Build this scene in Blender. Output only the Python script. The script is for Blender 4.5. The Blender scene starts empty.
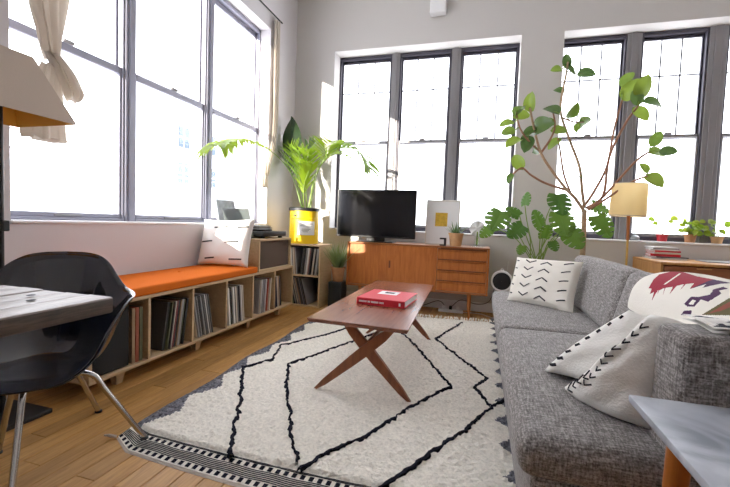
import bpy, bmesh, math, random
import numpy as np
from mathutils import Vector, Matrix, noise
random.seed(7)
S = bpy.context.scene
COL = S.collection
PI = math.pi

# ------------------------------------------------------------------ camera
FPX, YAW, PITCH, ROLL, EYE = 395.85, math.radians(16.22), math.radians(2.98), math.radians(2.129), 1.0
_f = Vector((-math.sin(YAW) * math.cos(PITCH), math.cos(YAW) * math.cos(PITCH), -math.sin(PITCH)))
_r = Vector((math.cos(YAW), math.sin(YAW), 0)); _u = _r.cross(_f)
_r2 = _r * math.cos(ROLL) + _u * math.sin(ROLL); _u2 = -_r * math.sin(ROLL) + _u * math.cos(ROLL)
cd = bpy.data.cameras.new('camera'); cam = bpy.data.objects.new('camera', cd); COL.objects.link(cam)
cam.matrix_world = Matrix(((_r2.x, _u2.x, -_f.x, 0), (_r2.y, _u2.y, -_f.y, 0), (_r2.z, _u2.z, -_f.z, EYE), (0, 0, 0, 1)))
cd.sensor_width = 36.0; cd.lens = 36.0 * FPX / 730.0; cd.clip_start = 0.02; cd.clip_end = 300
S.camera = cam
# ------------------------------------------------------------------ sky, sun, exposure
wd = bpy.data.worlds.new('sky'); S.world = wd; wd.use_nodes = True
bg = wd.node_tree.nodes['Background']; bg.inputs[0].default_value = (0.97, 0.975, 1.0, 1); bg.inputs[1].default_value = 3.6
sd = bpy.data.lights.new('sun', 'SUN'); sd.energy = 9.0; sd.angle = math.radians(0.8); sd.color = (1.0, 0.90, 0.74)
sun = bpy.data.objects.new('sun', sd); COL.objects.link(sun); sun.location = (-6, -4, 6)
sun.rotation_euler = Vector((0.51, 1.0, -0.262)).to_track_quat('-Z', 'Y').to_euler()
S.view_settings.view_transform = 'Standard'; S.view_settings.look = 'None'
S.view_settings.gamma = 1.0; S.view_settings.use_curve_mapping = False
S.view_settings.exposure = 0.82

# ------------------------------------------------------------------ pixel rays -> points on real planes
CAM = Vector((0, 0, EYE))
def ray(px, py):
    return _r2 * ((px - 365) / FPX) - _u2 * ((py - 243.5) / FPX) + _f
def onz(px, py, z):
    d = ray(px, py); return CAM + d * ((z - EYE) / d.z)
def ony(px, py, y):
    d = ray(px, py); return CAM + d * (y / d.y)
def onx(px, py, x):
    d = ray(px, py); return CAM + d * (x / d.x)

# ------------------------------------------------------------------ mesh helpers
ORG = {}
class MB:
    def __init__(s): s.v = []; s.f = []; s.m = []
    def add(s, vs, fs, mi=0, M=None):
        o = len(s.v)
        s.v += [tuple(M @ Vector(p)) if M is not None else tuple(p) for p in vs]
        s.f += [tuple(i + o for i in f) for f in fs]; s.m += [mi] * len(fs); return s
    def box(s, x0, x1, y0, y1, z0, z1, bev=0.0, mi=0, M=None, seg=1):
        bm = bmesh.new(); bmesh.ops.create_cube(bm, size=1)
        for v in bm.verts:
            v.co = Vector(((x0 + x1) / 2 + v.co.x * (x1 - x0), (y0 + y1) / 2 + v.co.y * (y1 - y0), (z0 + z1) / 2 + v.co.z * (z1 - z0)))
        if bev > 0: bmesh.ops.bevel(bm, geom=list(bm.edges), offset=bev, segments=seg, profile=0.5, affect='EDGES')
        bm.verts.index_update()
        s.add([v.co.copy() for v in bm.verts], [[v.index for v in f.verts] for f in bm.faces], mi, M); bm.free(); return s
    def hexa(s, P, mi=0):   # 8 corners: bottom 4 (ccw) then top 4
        return s.add(P, [(3, 2, 1, 0), (4, 5, 6, 7), (0, 1, 5, 4), (1, 2, 6, 5), (2, 3, 7, 6), (3, 0, 4, 7)], mi)
    def tube(s, pts, r, seg=8, cap=True, mi=0):
        pts = [Vector(p) for p in pts]; n = len(pts); rs = r if isinstance(r, (list, tuple)) else [r] * n
        vs = []; fs = []; prev = None
        for i, p in enumerate(pts):
            t = (pts[min(i + 1, n - 1)] - pts[max(i - 1, 0)]).normalized()
            a = prev if prev is not None else (Vector((0, 0, 1)) if abs(t.z) < .9 else Vector((1, 0, 0)))
            a = (a - t * a.dot(t)).normalized(); prev = a; b = t.cross(a)
            for k in range(seg):
                w = 2 * PI * k / seg; vs.append(p + (a * math.cos(w) + b * math.sin(w)) * rs[i])
        for i in range(n - 1):
            for k in range(seg):
                k2 = (k + 1) % seg; fs.append((i * seg + k, i * seg + k2, (i + 1) * seg + k2, (i + 1) * seg + k))
        if cap: fs.append(tuple(range(seg - 1, -1, -1))); fs.append(tuple((n - 1) * seg + k for k in range(seg)))
        return s.add(vs, fs, mi)
    def lathe(s, prof, c=(0, 0, 0), seg=32, mi=0, M=None, cap=(True, True)):
        vs = []; fs = []; n = len(prof)
        for r, z in prof:
            for k in range(seg):
                w = 2 * PI * k / seg; vs.append(Vector(c) + Vector((r * math.cos(w), r * math.sin(w), z)))
        for i in range(n - 1):
            for k in range(seg):
                k2 = (k + 1) % seg; fs.append((i * seg + k, i * seg + k2, (i + 1) * seg + k2, (i + 1) * seg + k))
        if cap[0]: fs.append(tuple(range(seg - 1, -1, -1)))
        if cap[1]: fs.append(tuple((n - 1) * seg + k for k in range(seg)))
        return s.add(vs, fs, mi, M)
    def grid(s, fn, nu, nv, mi=0, flip=False, mif=None):
        vs = [fn(i / nu, j / nv) for j in range(nv + 1) for i in range(nu + 1)]; o = len(s.v)
        s.v += [tuple(p) for p in vs]
        for j in range(nv):
            for i in range(nu):
                a = o + j * (nu + 1) + i; q = (a, a + 1, a + nu + 2, a + nu + 1)
                s.f.append(q[::-1] if flip else q); s.m.append(mif((i + .5) / nu, (j + .5) / nv) if mif else mi)
        return s
    def ribbon(s, pts, w, nrm, mi=0):
        pts = [Vector(p) for p in pts]; vs = []; n = len(pts)
        for i, p in enumerate(pts):
            t = (pts[min(i + 1, n - 1)] - pts[max(i - 1, 0)]).normalized()
            nn = Vector(nrm[i] if isinstance(nrm, list) else nrm); b = t.cross(nn).normalized()
            ww = w[i] if isinstance(w, list) else w
            vs += [p - b * ww / 2, p + b * ww / 2]
        return s.add(vs, [(2 * i, 2 * i + 1, 2 * i + 3, 2 * i + 2) for i in range(n - 1)], mi)
    def mesh(s, name, off=(0, 0, 0), smooth=35):
        me = bpy.data.meshes.new(name); o = Vector(off)
        me.from_pydata([tuple(Vector(p) - o) for p in s.v], [], s.f); me.update()
        if smooth:
            me.polygons.foreach_set('use_smooth', [True] * len(me.polygons))
            me.set_sharp_from_angle(angle=math.radians(smooth))
        return me
    def build(s, name, mats, parent=None, smooth=35, org=None, local=False):
        if parent is not None: off = Vector((0, 0, 0)) if local else ORG[parent]
        else:
            if org is None:
                a = np.array(s.v); off = Vector(((a[:, 0].min() + a[:, 0].max()) / 2, (a[:, 1].min() + a[:, 1].max()) / 2, a[:, 2].min()))
            else: off = Vector(org)
        me = s.mesh(name, off, smooth)
        if not isinstance(mats, (list, tuple)): mats = [mats]
        for m in mats: me.materials.append(m)
        if len(mats) > 1: me.polygons.foreach_set('material_index', s.m)
        o = bpy.data.objects.new(name, me); COL.objects.link(o)
        if parent is not None: o.parent = parent; ORG[o] = ORG[parent]
        else: o.location = off; ORG[o] = off
        return o
def tag(o, label=None, cat=None, group=None, kind=None):
    if label: o['label'] = label
    if cat: o['category'] = cat
    if group: o['group'] = group
    if kind: o['kind'] = kind
    return o
def thing(name, label, cat, loc, group=None):
    o = bpy.data.objects.new(name, None); COL.objects.link(o); o.location = loc; o.empty_display_size = .05
    ORG[o] = Vector(loc); return tag(o, label, cat, group)
def bx(name, mat, parent, x0, x1, y0, y1, z0, z1, bev=.003, seg=1):
    return MB().box(x0, x1, y0, y1, z0, z1, bev, seg=seg).build(name, mat, parent)
def place(me, name, parent, M):
    o = bpy.data.objects.new(name, me); COL.objects.link(o); o.parent = parent
    o.matrix_local = Matrix.Translation(-ORG[parent]) @ M; return o
def frame(base, d, up=(0, 0, 1), scale=1.0):
    d = Vector(d).normalized(); up = Vector(up); x = d.cross(up)
    if x.length < 1e-4: x = d.cross(Vector((1, 0, 0)))
    x.normalize(); z = x.cross(d); s = scale if isinstance(scale, (tuple, list)) else (scale,) * 3
    return Matrix(((x.x * s[0], d.x * s[1], z.x * s[2], base[0]), (x.y * s[0], d.y * s[1], z.y * s[2], base[1]), (x.z * s[0], d.z * s[1], z.z * s[2], base[2]), (0, 0, 0, 1)))
def spline(pts, n=8):
    P = [Vector(p) for p in pts]; out = []
    for i in range(len(P) - 1):
        p0, p1, p2, p3 = P[max(i - 1, 0)], P[i], P[i + 1], P[min(i + 2, len(P) - 1)]
        for k in range(n):
            t = k / n
            out.append(0.5 * ((2 * p1) + (p2 - p0) * t + (2 * p0 - 5 * p1 + 4 * p2 - p3) * t * t + (3 * p1 - p0 - 3 * p2 + p3) * t ** 3))
    out.append(P[-1]); return out

# ------------------------------------------------------------------ materials
def newmat(name):
    m = bpy.data.materials.new(name); m.use_nodes = True
    return m, m.node_tree, m.node_tree.nodes['Principled BSDF']
def N(nt, t, **kw):
    n = nt.nodes.new(t)
    for k, v in kw.items():
        if hasattr(n, k): setattr(n, k, v)
    return n
def ramp(nt, stops):
    r = nt.nodes.new('ShaderNodeValToRGB'); e = r.color_ramp.elements
    while len(e) < len(stops): e.new(.5)
    for el, (p, c) in zip(e, stops): el.position = p; el.color = (*c, 1)
    return r
def plain(name, c, rough=.6, metal=0, bump=0, bscale=60, spec=None, coat=0, var=0):
    m, nt, b = newmat(name); L = nt.links
    b.inputs['Base Color'].default_value = (*c, 1); b.inputs['Roughness'].default_value = rough; b.inputs['Metallic'].default_value = metal
    if spec is not None: b.inputs['Specular IOR Level'].default_value = spec
    if coat: b.inputs['Coat Weight'].default_value = coat; b.inputs['Coat Roughness'].default_value = .08
    if bump or var:
        tc = N(nt, 'ShaderNodeTexCoord'); nz = N(nt, 'ShaderNodeTexNoise'); nz.inputs['Scale'].default_value = bscale; nz.inputs['Detail'].default_value = 4
        L.new(tc.outputs['Object'], nz.inputs['Vector'])
        if bump:
            bp = N(nt, 'ShaderNodeBump'); bp.inputs['Strength'].default_value = bump; bp.inputs['Distance'].default_value = .01
            L.new(nz.outputs['Fac'], bp.inputs['Height']); L.new(bp.outputs[0], b.inputs['Normal'])
        if var:
            r = ramp(nt, [(.3, tuple(x * (1 - var) for x in c)), (.7, tuple(min(1, x * (1 + var)) for x in c))])
            L.new(nz.outputs['Fac'], r.inputs[0]); L.new(r.outputs[0], b.inputs['Base Color'])
    return m
def wood(name, c1, c2, axis='x', rough=.4, scale=6, stretch=12, rnd=0.0, coat=0, bump=.05, spec=.5):
    m, nt, b = newmat(name); L = nt.links
    tc = N(nt, 'ShaderNodeTexCoord'); mp = N(nt, 'ShaderNodeMapping')
    sc = [stretch] * 3; sc['xyz'.index(axis)] = 1.0
    mp.inputs['Scale'].default_value = sc; L.new(tc.outputs['Object'], mp.inputs[0])
    oi = N(nt, 'ShaderNodeObjectInfo')
    if rnd:
        ml = N(nt, 'ShaderNodeMath', operation='MULTIPLY'); ml.inputs[1].default_value = 37.0; L.new(oi.outputs['Random'], ml.inputs[0])
        cb = N(nt, 'ShaderNodeCombineXYZ'); [L.new(ml.outputs[0], cb.inputs[i]) for i in range(3)]
        L.new(cb.outputs[0], mp.inputs['Location'])
    nz = N(nt, 'ShaderNodeTexNoise'); nz.inputs['Scale'].default_value = scale; nz.inputs['Detail'].default_value = 5; nz.inputs['Roughness'].default_value = .6
    nz.inputs['Distortion'].default_value = .6; L.new(mp.outputs[0], nz.inputs['Vector'])
    r = ramp(nt, [(.32, c1), (.68, c2)]); L.new(nz.outputs['Fac'], r.inputs[0]); out = r.outputs[0]
    if rnd:
        hs = N(nt, 'ShaderNodeHueSaturation'); mr = N(nt, 'ShaderNodeMapRange'); mr.inputs[3].default_value = 1 - rnd; mr.inputs[4].default_value = 1 + rnd
        L.new(oi.outputs['Random'], mr.inputs[0]); L.new(mr.outputs[0], hs.inputs['Value']); L.new(out, hs.inputs['Color']); out = hs.outputs[0]
    L.new(out, b.inputs['Base Color']); b.inputs['Roughness'].default_value = rough; b.inputs['Specular IOR Level'].default_value = spec
    if coat: b.inputs['Coat Weight'].default_value = coat; b.inputs['Coat Roughness'].default_value = .15
    bp = N(nt, 'ShaderNodeBump'); bp.inputs['Strength'].default_value = bump; bp.inputs['Distance'].default_value = .004
    L.new(nz.outputs['Fac'], bp.inputs['Height']); L.new(bp.outputs[0], b.inputs['Normal'])
    return m
def tweed(name, dark, mid, light, s=1.0):
    m, nt, b = newmat(name); L = nt.links; tc = N(nt, 'ShaderNodeTexCoord'); outs = []
    for sc in ((30, 260, 260), (260, 30, 260), (260, 260, 30)):
        mp = N(nt, 'ShaderNodeMapping'); mp.inputs['Scale'].default_value = tuple(x * s for x in sc); L.new(tc.outputs['Object'], mp.inputs[0])
        nz = N(nt, 'ShaderNodeTexNoise'); nz.inputs['Scale'].default_value = 1.0; nz.inputs['Detail'].default_value = 2; L.new(mp.outputs[0], nz.inputs['Vector']); outs.append(nz.outputs['Fac'])
    a = N(nt, 'ShaderNodeMath', operation='ADD'); L.new(outs[0], a.inputs[0]); L.new(outs[1], a.inputs[1])
    a2 = N(nt, 'ShaderNodeMath', operation='ADD'); L.new(a.outputs[0], a2.inputs[0]); L.new(outs[2], a2.inputs[1])
    dv = N(nt, 'ShaderNodeMath', operation='DIVIDE'); dv.inputs[1].default_value = 3; L.new(a2.outputs[0], dv.inputs[0])
    r = ramp(nt, [(.38, dark), (.5, mid), (.63, light)]); L.new(dv.outputs[0], r.inputs[0]); L.new(r.outputs[0], b.inputs['Base Color'])
    b.inputs['Roughness'].default_value = .95; b.inputs['Specular IOR Level'].default_value = .15
    b.inputs['Sheen Weight'].default_value = .25; b.inputs['Sheen Roughness'].default_value = .5
    bp = N(nt, 'ShaderNodeBump'); bp.inputs['Strength'].default_value = .5; bp.inputs['Distance'].default_value = .003
    L.new(dv.outputs[0], bp.inputs['Height']); L.new(bp.outputs[0], b.inputs['Normal']); return m
def leafmat(name, c, c2, trans=.45, rough=.35):
    m, nt, b = newmat(name); L = nt.links
    oi = N(nt, 'ShaderNodeObjectInfo'); mx = N(nt, 'ShaderNodeMix', data_type='RGBA'); L.new(oi.outputs['Random'], mx.inputs[0])
    mx.inputs[6].default_value = (*c, 1); mx.inputs[7].default_value = (*c2, 1)
    L.new(mx.outputs[2], b.inputs['Base Color']); b.inputs['Roughness'].default_value = rough
    tr = N(nt, 'ShaderNodeBsdfTranslucent'); L.new(mx.outputs[2], tr.inputs[0]); ms = N(nt, 'ShaderNodeMixShader'); ms.inputs[0].default_value = trans
    L.new(b.outputs[0], ms.inputs[1]); L.new(tr.outputs[0], ms.inputs[2]); L.new(ms.outputs[0], nt.nodes['Material Output'].inputs[0]); return m
def shademat(name, c, trans=.5, emit=0):
    m, nt, b = newmat(name); L = nt.links
    b.inputs['Base Color'].default_value = (*c, 1); b.inputs['Roughness'].default_value = .9
    tr = N(nt, 'ShaderNodeBsdfTranslucent'); tr.inputs[0].default_value = (*c, 1); ms = N(nt, 'ShaderNodeMixShader'); ms.inputs[0].default_value = trans
    L.new(b.outputs[0], ms.inputs[1]); L.new(tr.outputs[0], ms.inputs[2]); L.new(ms.outputs[0], nt.nodes['Material Output'].inputs[0]); return m
def glassmat(name, tint=(1, 1, 1), fac=.05):
    m, nt, b = newmat(name); L = nt.links; nt.nodes.remove(b)
    t = N(nt, 'ShaderNodeBsdfTransparent'); t.inputs[0].default_value = (*tint, 1); g = N(nt, 'ShaderNodeBsdfGlossy'); g.inputs['Roughness'].default_value = .02
    ms = N(nt, 'ShaderNodeMixShader'); ms.inputs[0].default_value = fac; L.new(t.outputs[0], ms.inputs[1]); L.new(g.outputs[0], ms.inputs[2])
    L.new(ms.outputs[0], nt.nodes['Material Output'].inputs[0]); return m
def marblemat(name):
    m, nt, b = newmat(name); L = nt.links; tc = N(nt, 'ShaderNodeTexCoord')
    nz = N(nt, 'ShaderNodeTexNoise'); nz.inputs['Scale'].default_value = 5; nz.inputs['Detail'].default_value = 8; nz.inputs['Distortion'].default_value = 1.6; L.new(tc.outputs['Object'], nz.inputs['Vector'])
    r = ramp(nt, [(.36, (.28, .31, .36)), (.5, (.43, .46, .52)), (.66, (.55, .58, .64))]); L.new(nz.outputs['Fac'], r.inputs[0]); L.new(r.outputs[0], b.inputs['Base Color'])
    b.inputs['Roughness'].default_value = .3; return m

M = {}
M['wall'] = plain('wall_paint', (.62, .595, .575), .85, bump=.04, bscale=25)
M['wall_lilac'] = plain('wall_paint_left', (.70, .67, .69), .85, bump=.04, bscale=25)
M['ceil'] = plain('ceiling_paint', (.88, .87, .86), .9)
M['wall_white'] = plain('wall_paint_white', (.86, .85, .84), .9)  # unseen walls, painted whiter than the seen ones to bounce light
M['sill'] = plain('sill_paint', (.82, .82, .83), .5)
M['alu'] = plain('window_aluminium', (.27, .26, .27), .45, metal=.3)
M['alu_pale'] = plain('window_pale_aluminium', (.30, .30, .37), .45, metal=.2)
M['alu_dark'] = plain('window_dark_metal', (.07, .065, .085), .4, metal=.3)
M['muntin'] = plain('window_wire_bar', (.22, .22, .25), .6)
M['glass'] = glassmat('window_glass', (.97, .98, 1), .04)
M['plank'] = wood('oak_plank', (.40, .20, .058), (.58, .32, .105), 'y', .45, 5, 14, rnd=.16, bump=.04, spec=.3)
M['subfloor'] = plain('subfloor_dark', (.10, .055, .02), .8)
M['ply'] = wood('bench_plywood', (.50, .345, .19), (.60, .43, .25), 'y', .55, 5, 10)
M['ply_edge'] = plain('plywood_edge', (.62, .47, .30), .6, var=.12, bscale=40)
M['orange'] = plain('orange_wool', (.66, .15, .018), .9, bump=.15, bscale=320, spec=.1)
M['teak'] = wood('teak_front', (.37, .105, .018), (.51, .165, .034), 'z', .42, 4, 9, bump=.03)
M['teak_x'] = wood('teak_top', (.26, .085, .025), (.38, .135, .04), 'x', .3, 4, 10, bump=.03)
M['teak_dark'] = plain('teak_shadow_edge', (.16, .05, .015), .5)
M['ctop'] = wood('walnut_table_top', (.215, .075, .042), (.28, .10, .055), 'y', .26, 3, 14, bump=0.0)
M['cleg'] = wood('walnut_leg', (.20, .06, .022), (.32, .10, .036), 'z', .4, 4, 10)
M['tv'] = plain('tv_plastic', (.008, .008, .009), .3)
M['screen'] = plain('tv_screen', (.004, .004, .005), .12)
M['black'] = plain('black_plastic', (.012, .012, .014), .45)
M['blackcloth'] = plain('black_speaker_cloth', (.012, .012, .013), .85, bump=.1, bscale=400)
M['shell'] = plain('navy_fibreglass', (.003, .006, .018), .08, spec=.8, coat=.5)
M['chrome'] = plain('chrome_tube', (.55, .54, .53), .16, metal=1)
M['tweed'] = tweed('grey_tweed', (.085, .075, .070), (.235, .216, .208), (.50, .47, .455), .75)
M['white_cotton'] = plain('white_cotton', (.90, .88, .84), .95, bump=.25, bscale=120, spec=.1)
M['cream_cotton'] = plain('cream_cotton', (.88, .84, .76), .95, bump=.25, bscale=120, spec=.1)
M['ink'] = plain('black_thread', (.02, .02, .03), .9)
M['wool'] = plain('cream_wool', (.87, .825, .74), 1.0, bump=1.0, bscale=75, spec=.05, var=.13)
M['wool_black'] = plain('black_wool', (.018, .018, .028), 1.0, bump=.7, bscale=180, spec=.05)
M['wool_grey'] = plain('charcoal_wool', (.17, .17, .195), 1.0, bump=.9, bscale=70, spec=.05, var=.75)
M['jute'] = plain('beige_selvage', (.52, .44, .37), 1.0, bump=.6, bscale=200)
M['marble'] = marblemat('pale_marble')
M['legwood'] = wood('honey_leg', (.36, .11, .018), (.50, .17, .03), 'z', .35, 5, 10)
M['barn'] = wood('weathered_board', (.10, .07, .055), (.32, .26, .23), 'y', .36, 9, 12, rnd=.3, bump=.6)
M['barn_edge_shaded'] = wood('weathered_edge_shaded', (.035, .024, .017), (.10, .07, .05), 'y', .7, 9, 12, bump=.5)  # browner side wood, with the shade of that side put into the colour
M['iron'] = plain('dark_iron', (.015, .014, .014), .5)
M['linen'] = plain('beige_linen_shade', (.50, .41, .335), .95, bump=.2, bscale=240)
M['gold'] = plain('gold_shade_lining', (.80, .42, .05), .5)
M['cream_shade'] = shademat('cream_shade', (.97, .80, .45), .5)
M['curtain'] = shademat('curtain_linen', (.72, .66, .59), .4)
M['brass'] = plain('brass', (.62, .40, .12), .3, metal=.9)
M['yellow'] = plain('yellow_drum', (.90, .60, .008), .38)
M['paper'] = plain('paper_white', (.86, .86, .86), .7)
M['greyink'] = plain('grey_print', (.30, .30, .32), .8)
M['terra'] = plain('terracotta', (.46, .22, .10), .8, var=.15, bscale=20)
M['terra_pale'] = plain('pale_terracotta', (.62, .36, .17), .8, var=.1, bscale=20)
M['redpot'] = plain('red_glaze', (.55, .03, .04), .3)
M['soil'] = plain('soil', (.035, .022, .015), 1.0, bump=1, bscale=80)
M['bark'] = plain('fig_bark', (.46, .31, .19), .85, bump=.4, bscale=70, var=.2)
M['twig'] = plain('reddish_twig', (.36, .18, .11), .8)
M['fig'] = leafmat('fig_leaf', (.10, .18, .03), (.24, .33, .045), .4)
M['fig_dark'] = leafmat('fig_leaf_dark', (.06, .12, .03), (.11, .19, .045), .3)
M['palm'] = leafmat('palm_leaflet', (.20, .34, .02), (.33, .46, .03), .5)
M['palm_dark'] = leafmat('palm_leaflet_dark', (.02, .045, .015), (.03, .06, .02), .2)
M['monst'] = leafmat('monstera_leaf', (.055, .14, .02), (.15, .28, .04), .4)
M['palm_mid'] = leafmat('palm_leaflet_mid', (.06, .12, .025), (.09, .16, .03), .3)
M['stem'] = plain('green_stem', (.20, .30, .05), .5)
M['succ'] = leafmat('aloe_leaf', (.09, .17, .07), (.15, .25, .10), .25)
M['grass'] = leafmat('spider_blade', (.26, .34, .14), (.44, .50, .30), .4)
M['lime'] = leafmat('pilea_leaf', (.22, .36, .02), (.40, .48, .04), .4)
M['bookred'] = plain('red_cloth_cover', (.66, .025, .045), .45)
M['desk'] = wood('oak_desk', (.42, .19, .05), (.55, .28, .09), 'z', .45, 4, 9)
M['desk_dark'] = wood('rosewood_front', (.22, .07, .025), (.32, .11, .04), 'x', .4, 4, 9)
M['grille'] = plain('brown_grille_cloth', (.105, .07, .05), .9, bump=.3, bscale=400)
M['cord'] = plain('white_cord', (.7, .7, .68), .5)
M['facade'] = plain('pale_facade', (.72, .74, .78), .9)
M['fwin'] = plain('facade_window', (.085, .11, .145), .5, spec=.2)
M['clear'] = glassmat('clear_glass', (.93, .96, .95), .12)
M['silver'] = plain('silver_frame', (.55, .56, .60), .35, metal=.6)
M['print'] = plain('grey_print_paper', (.42, .45, .50), .5, var=.35, bscale=14)

# ================================================================== SETTING
XL, YB, XR, YF, ZC = -2.45, 4.85, 3.60, -2.60, 3.95
TH = .30
def wallboxes(mb, axis, at, out, lo, hi, z0, z1, holes):
    """wall slab between at and out with rectangular openings (a0,a1,z0,z1)"""
    cuts = sorted(set([lo, hi] + [h[0] for h in holes] + [h[1] for h in holes]))
    for a, b in zip(cuts[:-1], cuts[1:]):
        hs = [h for h in holes if h[0] <= a + 1e-6 and h[1] >= b - 1e-6]
        spans = [(z0, z1)] if not hs else [(z0, hs[0][2]), (hs[0][3], z1)]
        for s0, s1 in spans:
            p, q = min(at, out), max(at, out)
            if axis == 'y': mb.box(a, b, p, q, s0, s1)
            else: mb.box(p, q, a, b, s0, s1)
B1 = (-1.905, .332, .90, 3.172); B2 = (.772, 3.02, .90, 3.172)
L1 = (1.525, 4.19, .925, 3.20); 
mb = MB(); wallboxes(mb, 'y', YB, YB + TH, XL - TH, XR + .2, 0, ZC, [B1, B2]); tag(mb.build('wall_back', M['wall'], smooth=0), kind='structure')
mb = MB(); wallboxes(mb, 'x', XL, XL - TH, YF, YB, 0, ZC, [L1]); tag(mb.build('wall_left', M['wall_lilac'], smooth=0), kind='structure')
tag(MB().box(XR, XR + .2, YF, YB, 0, ZC).build('wall_right', M['wall_white'], smooth=0), kind='structure')
tag(MB().box(XL - TH, XR + .2, YF - .2, YF, 0, ZC).build('wall_front', M['wall_white'], smooth=0), kind='structure')
tag(MB().box(XL - TH, XR + .2, YF - .2, YB + TH, ZC, ZC + .15).build('ceiling', M['ceil'], smooth=0), kind='structure')
# boxed pipe on the back wall just under the frame's top edge
tag(MB().box(-.70, -.515, 4.74, 4.85, 3.47, ZC, .012, seg=2).build('trim_1', M['sill']), kind='structure')
# floor with individual oak planks
fl = tag(MB().box(XL - TH, XR + .2, YF - .2, YB + TH, -.06, -.012).build('floor', M['subfloor'], smooth=0, org=(0, 0, -.012)), kind='structure')
PW, UN = .0925, .15
pm = {}
def plankmesh(k):
    if k not in pm:
        me = MB().box(.0012, PW - .0012, .001, UN * k - .001, -.012, 0, .0016).mesh('plank', smooth=0); me.materials.append(M['plank']); pm[k] = me
    return pm[k]
ncol = int((XR - XL) / PW); rest = MB()
for c in range(ncol + 1):
    x = XL + c * PW
    if x + PW > XR: continue
    y = .05; left = 32
    first = True
    while left > 0:
        k = random.choice([5, 6, 7]) if first and random.random() < .6 else random.choice([7, 8, 9, 10])
        first = False
        if left - k < 4: k = left
        o = bpy.data.objects.new('plank', plankmesh(k)); COL.objects.link(o); o.parent = fl; o.location = (x, y, .012)
        y += UN * k; left -= k
    y = .05
    while y > YF + .05:
        l = min(random.uniform(.8, 1.5), y - YF); rest.box(x + .0012, x + PW - .0012, y - l + .001, y - .001, -.012, 0); y -= l
ro = rest.build('plank_run', M['plank'], fl, smooth=0); ro['kind'] = 'stuff'

# windows: each unit is a double hung window between posts
def winunit(idx, axis, a0, a1, z0, z1, at, sgn, zmid, bars, label, dark, hrow=.62, low=None):
    """axis: coordinate that runs along the wall; at = wall-side face of the frame; sgn = outward direction"""
    def bb(mb, u0, u1, d0, d1, w0, w1, bev=.004):
        p, q = sorted((at + sgn * d0, at + sgn * d1))
        if axis == 'x': mb.box(u0, u1, p, q, w0, w1, bev)
        else: mb.box(p, q, u0, u1, w0, w1, bev)
        return mb
    c = (a0 + a1) / 2; loc = (c, at, z0) if axis == 'x' else (at, c, z0)
    w = thing('window_%d' % idx, label, None, loc); w['kind'] = 'structure'
    fm = MB(); t = .02 if axis == 'x' else .016
    bb(fm, a0, a0 + t, .0, .09, z0, z1); bb(fm, a1 - t, a1, .0, .09, z0, z1); bb(fm, a0 + t, a1 - t, .0, .09, z0, z0 + (.045 if axis == 'x' else .022)); bb(fm, a0 + t, a1 - t, .0, .09, z1 - .04, z1)
    fm.build('window_frame', dark, w)
    for up in (0, 1):
        fb_ = .045 if axis == 'x' else .022; s0, s1 = (zmid - .02, z1 - .04) if up else (z0 + fb_, zmid + .02)
        d0 = .05 if up else .012; st = .018 if axis == 'x' else .016; rt = .034 if axis == 'x' else .052; rb = rt if (up or axis == 'x') else .030; u0, u1 = a0 + t, a1 - t
        sm = MB(); bb(sm, u0, u0 + st, d0, d0 + .03, s0, s1); bb(sm, u1 - st, u1, d0, d0 + .03, s0, s1)
        bb(sm, u0 + st, u1 - st, d0, d0 + .03, s0, s0 + rb); bb(sm, u0 + st, u1 - st, d0, d0 + .03, s1 - rt, s1)
        so = sm.build('sash', dark if up else (M['alu'] if axis == 'x' else M['alu_pale']), w)
        gm = MB(); bb(gm, u0 + st, u1 - st, d0 + .012, d0 + .016, s0 + rb, s1 - rt, 0); gm.build('pane', M['glass'], so, smooth=0)
        if up and bars:
            bm_ = MB()
            for k in (1, 2):
                uu = u0 + (u1 - u0) * k / 3; bb(bm_, uu - .0075, uu + .0075, d0 + .017, d0 + .023, s0 + .03, s1 - .03, 0)
            zz = s0 + (s1 - s0) * hrow; bb(bm_, u0 + st, u1 - st, d0 + .017, d0 + .023, zz - .0075, zz + .0075, 0)
            bm_.build('muntin', M['muntin'], so, smooth=0)
        if not up:
            lm = MB(); lc = (u0 + u1) / 2; bb(lm, lc - .035, lc + .035, -.012, .012, s1 - .004, s1 + .016, .005); lm.build('sash_lock', M['alu'], so)
            bb(MB(), lc - .09, lc + .09, .002, .012, s0 + .004, s0 + .02, .003).build('lift_handle', M['alu'], so)
    return w
YW = YB + .20
ZM = 2.055
posn = 0
def post(axis, u0, u1, at, sgn, z0, z1, n):
    pm_ = M['alu'] if axis == 'x' else M['alu_pale']
    mb = MB(); p, q = sorted((at - sgn * .012, at + sgn * .1))
    r, s_ = sorted((at - sgn * .024, at)); m_ = (u0 + u1) / 2; h = (u1 - u0) * .22
    if axis == 'x': mb.box(u0, u1, p, q, z0, z1, .004); mb.box(m_ - h, m_ + h, r, s_, z0, z1, .004)
    else: mb.box(p, q, u0, u1, z0, z1, .004); mb.box(r, s_, m_ - h, m_ + h, z0, z1, .004)
    tag(mb.build('trim_%d' % n, pm_), kind='structure')
names = ['left', 'middle', 'right']
for i, (a, b) in enumerate([(B1[0], -1.195), (-1.095, -.445), (-.338, B1[1])]):
    winunit(i + 1, 'x', a, b, B1[2] + .02, B1[3], YW, 1, ZM, True, '%s double hung window above the teak sideboard' % names[i], M['alu_dark'])
for i, (a, b) in enumerate([(B2[0], 1.435), (1.575, 2.185), (2.345, B2[1])]):
    winunit(i + 4, 'x', a, b, B2[2] + .02, B2[3], YW, 1, ZM, True, '%s double hung window behind the fig tree and desk' % names[i], M['alu_dark'])
XW = XL - .13
for i, (a, b) in enumerate([(L1[0], 2.355), (2.44, 3.255), (3.345, L1[1])]):
    winunit(i + 7, 'y', a, b, L1[2] + .02, L1[3], XW, -1, 2.055, False, 'tall double hung window above the bench, %s of three' % ['nearest', 'middle', 'farthest'][i], M['alu_pale'])
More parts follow.
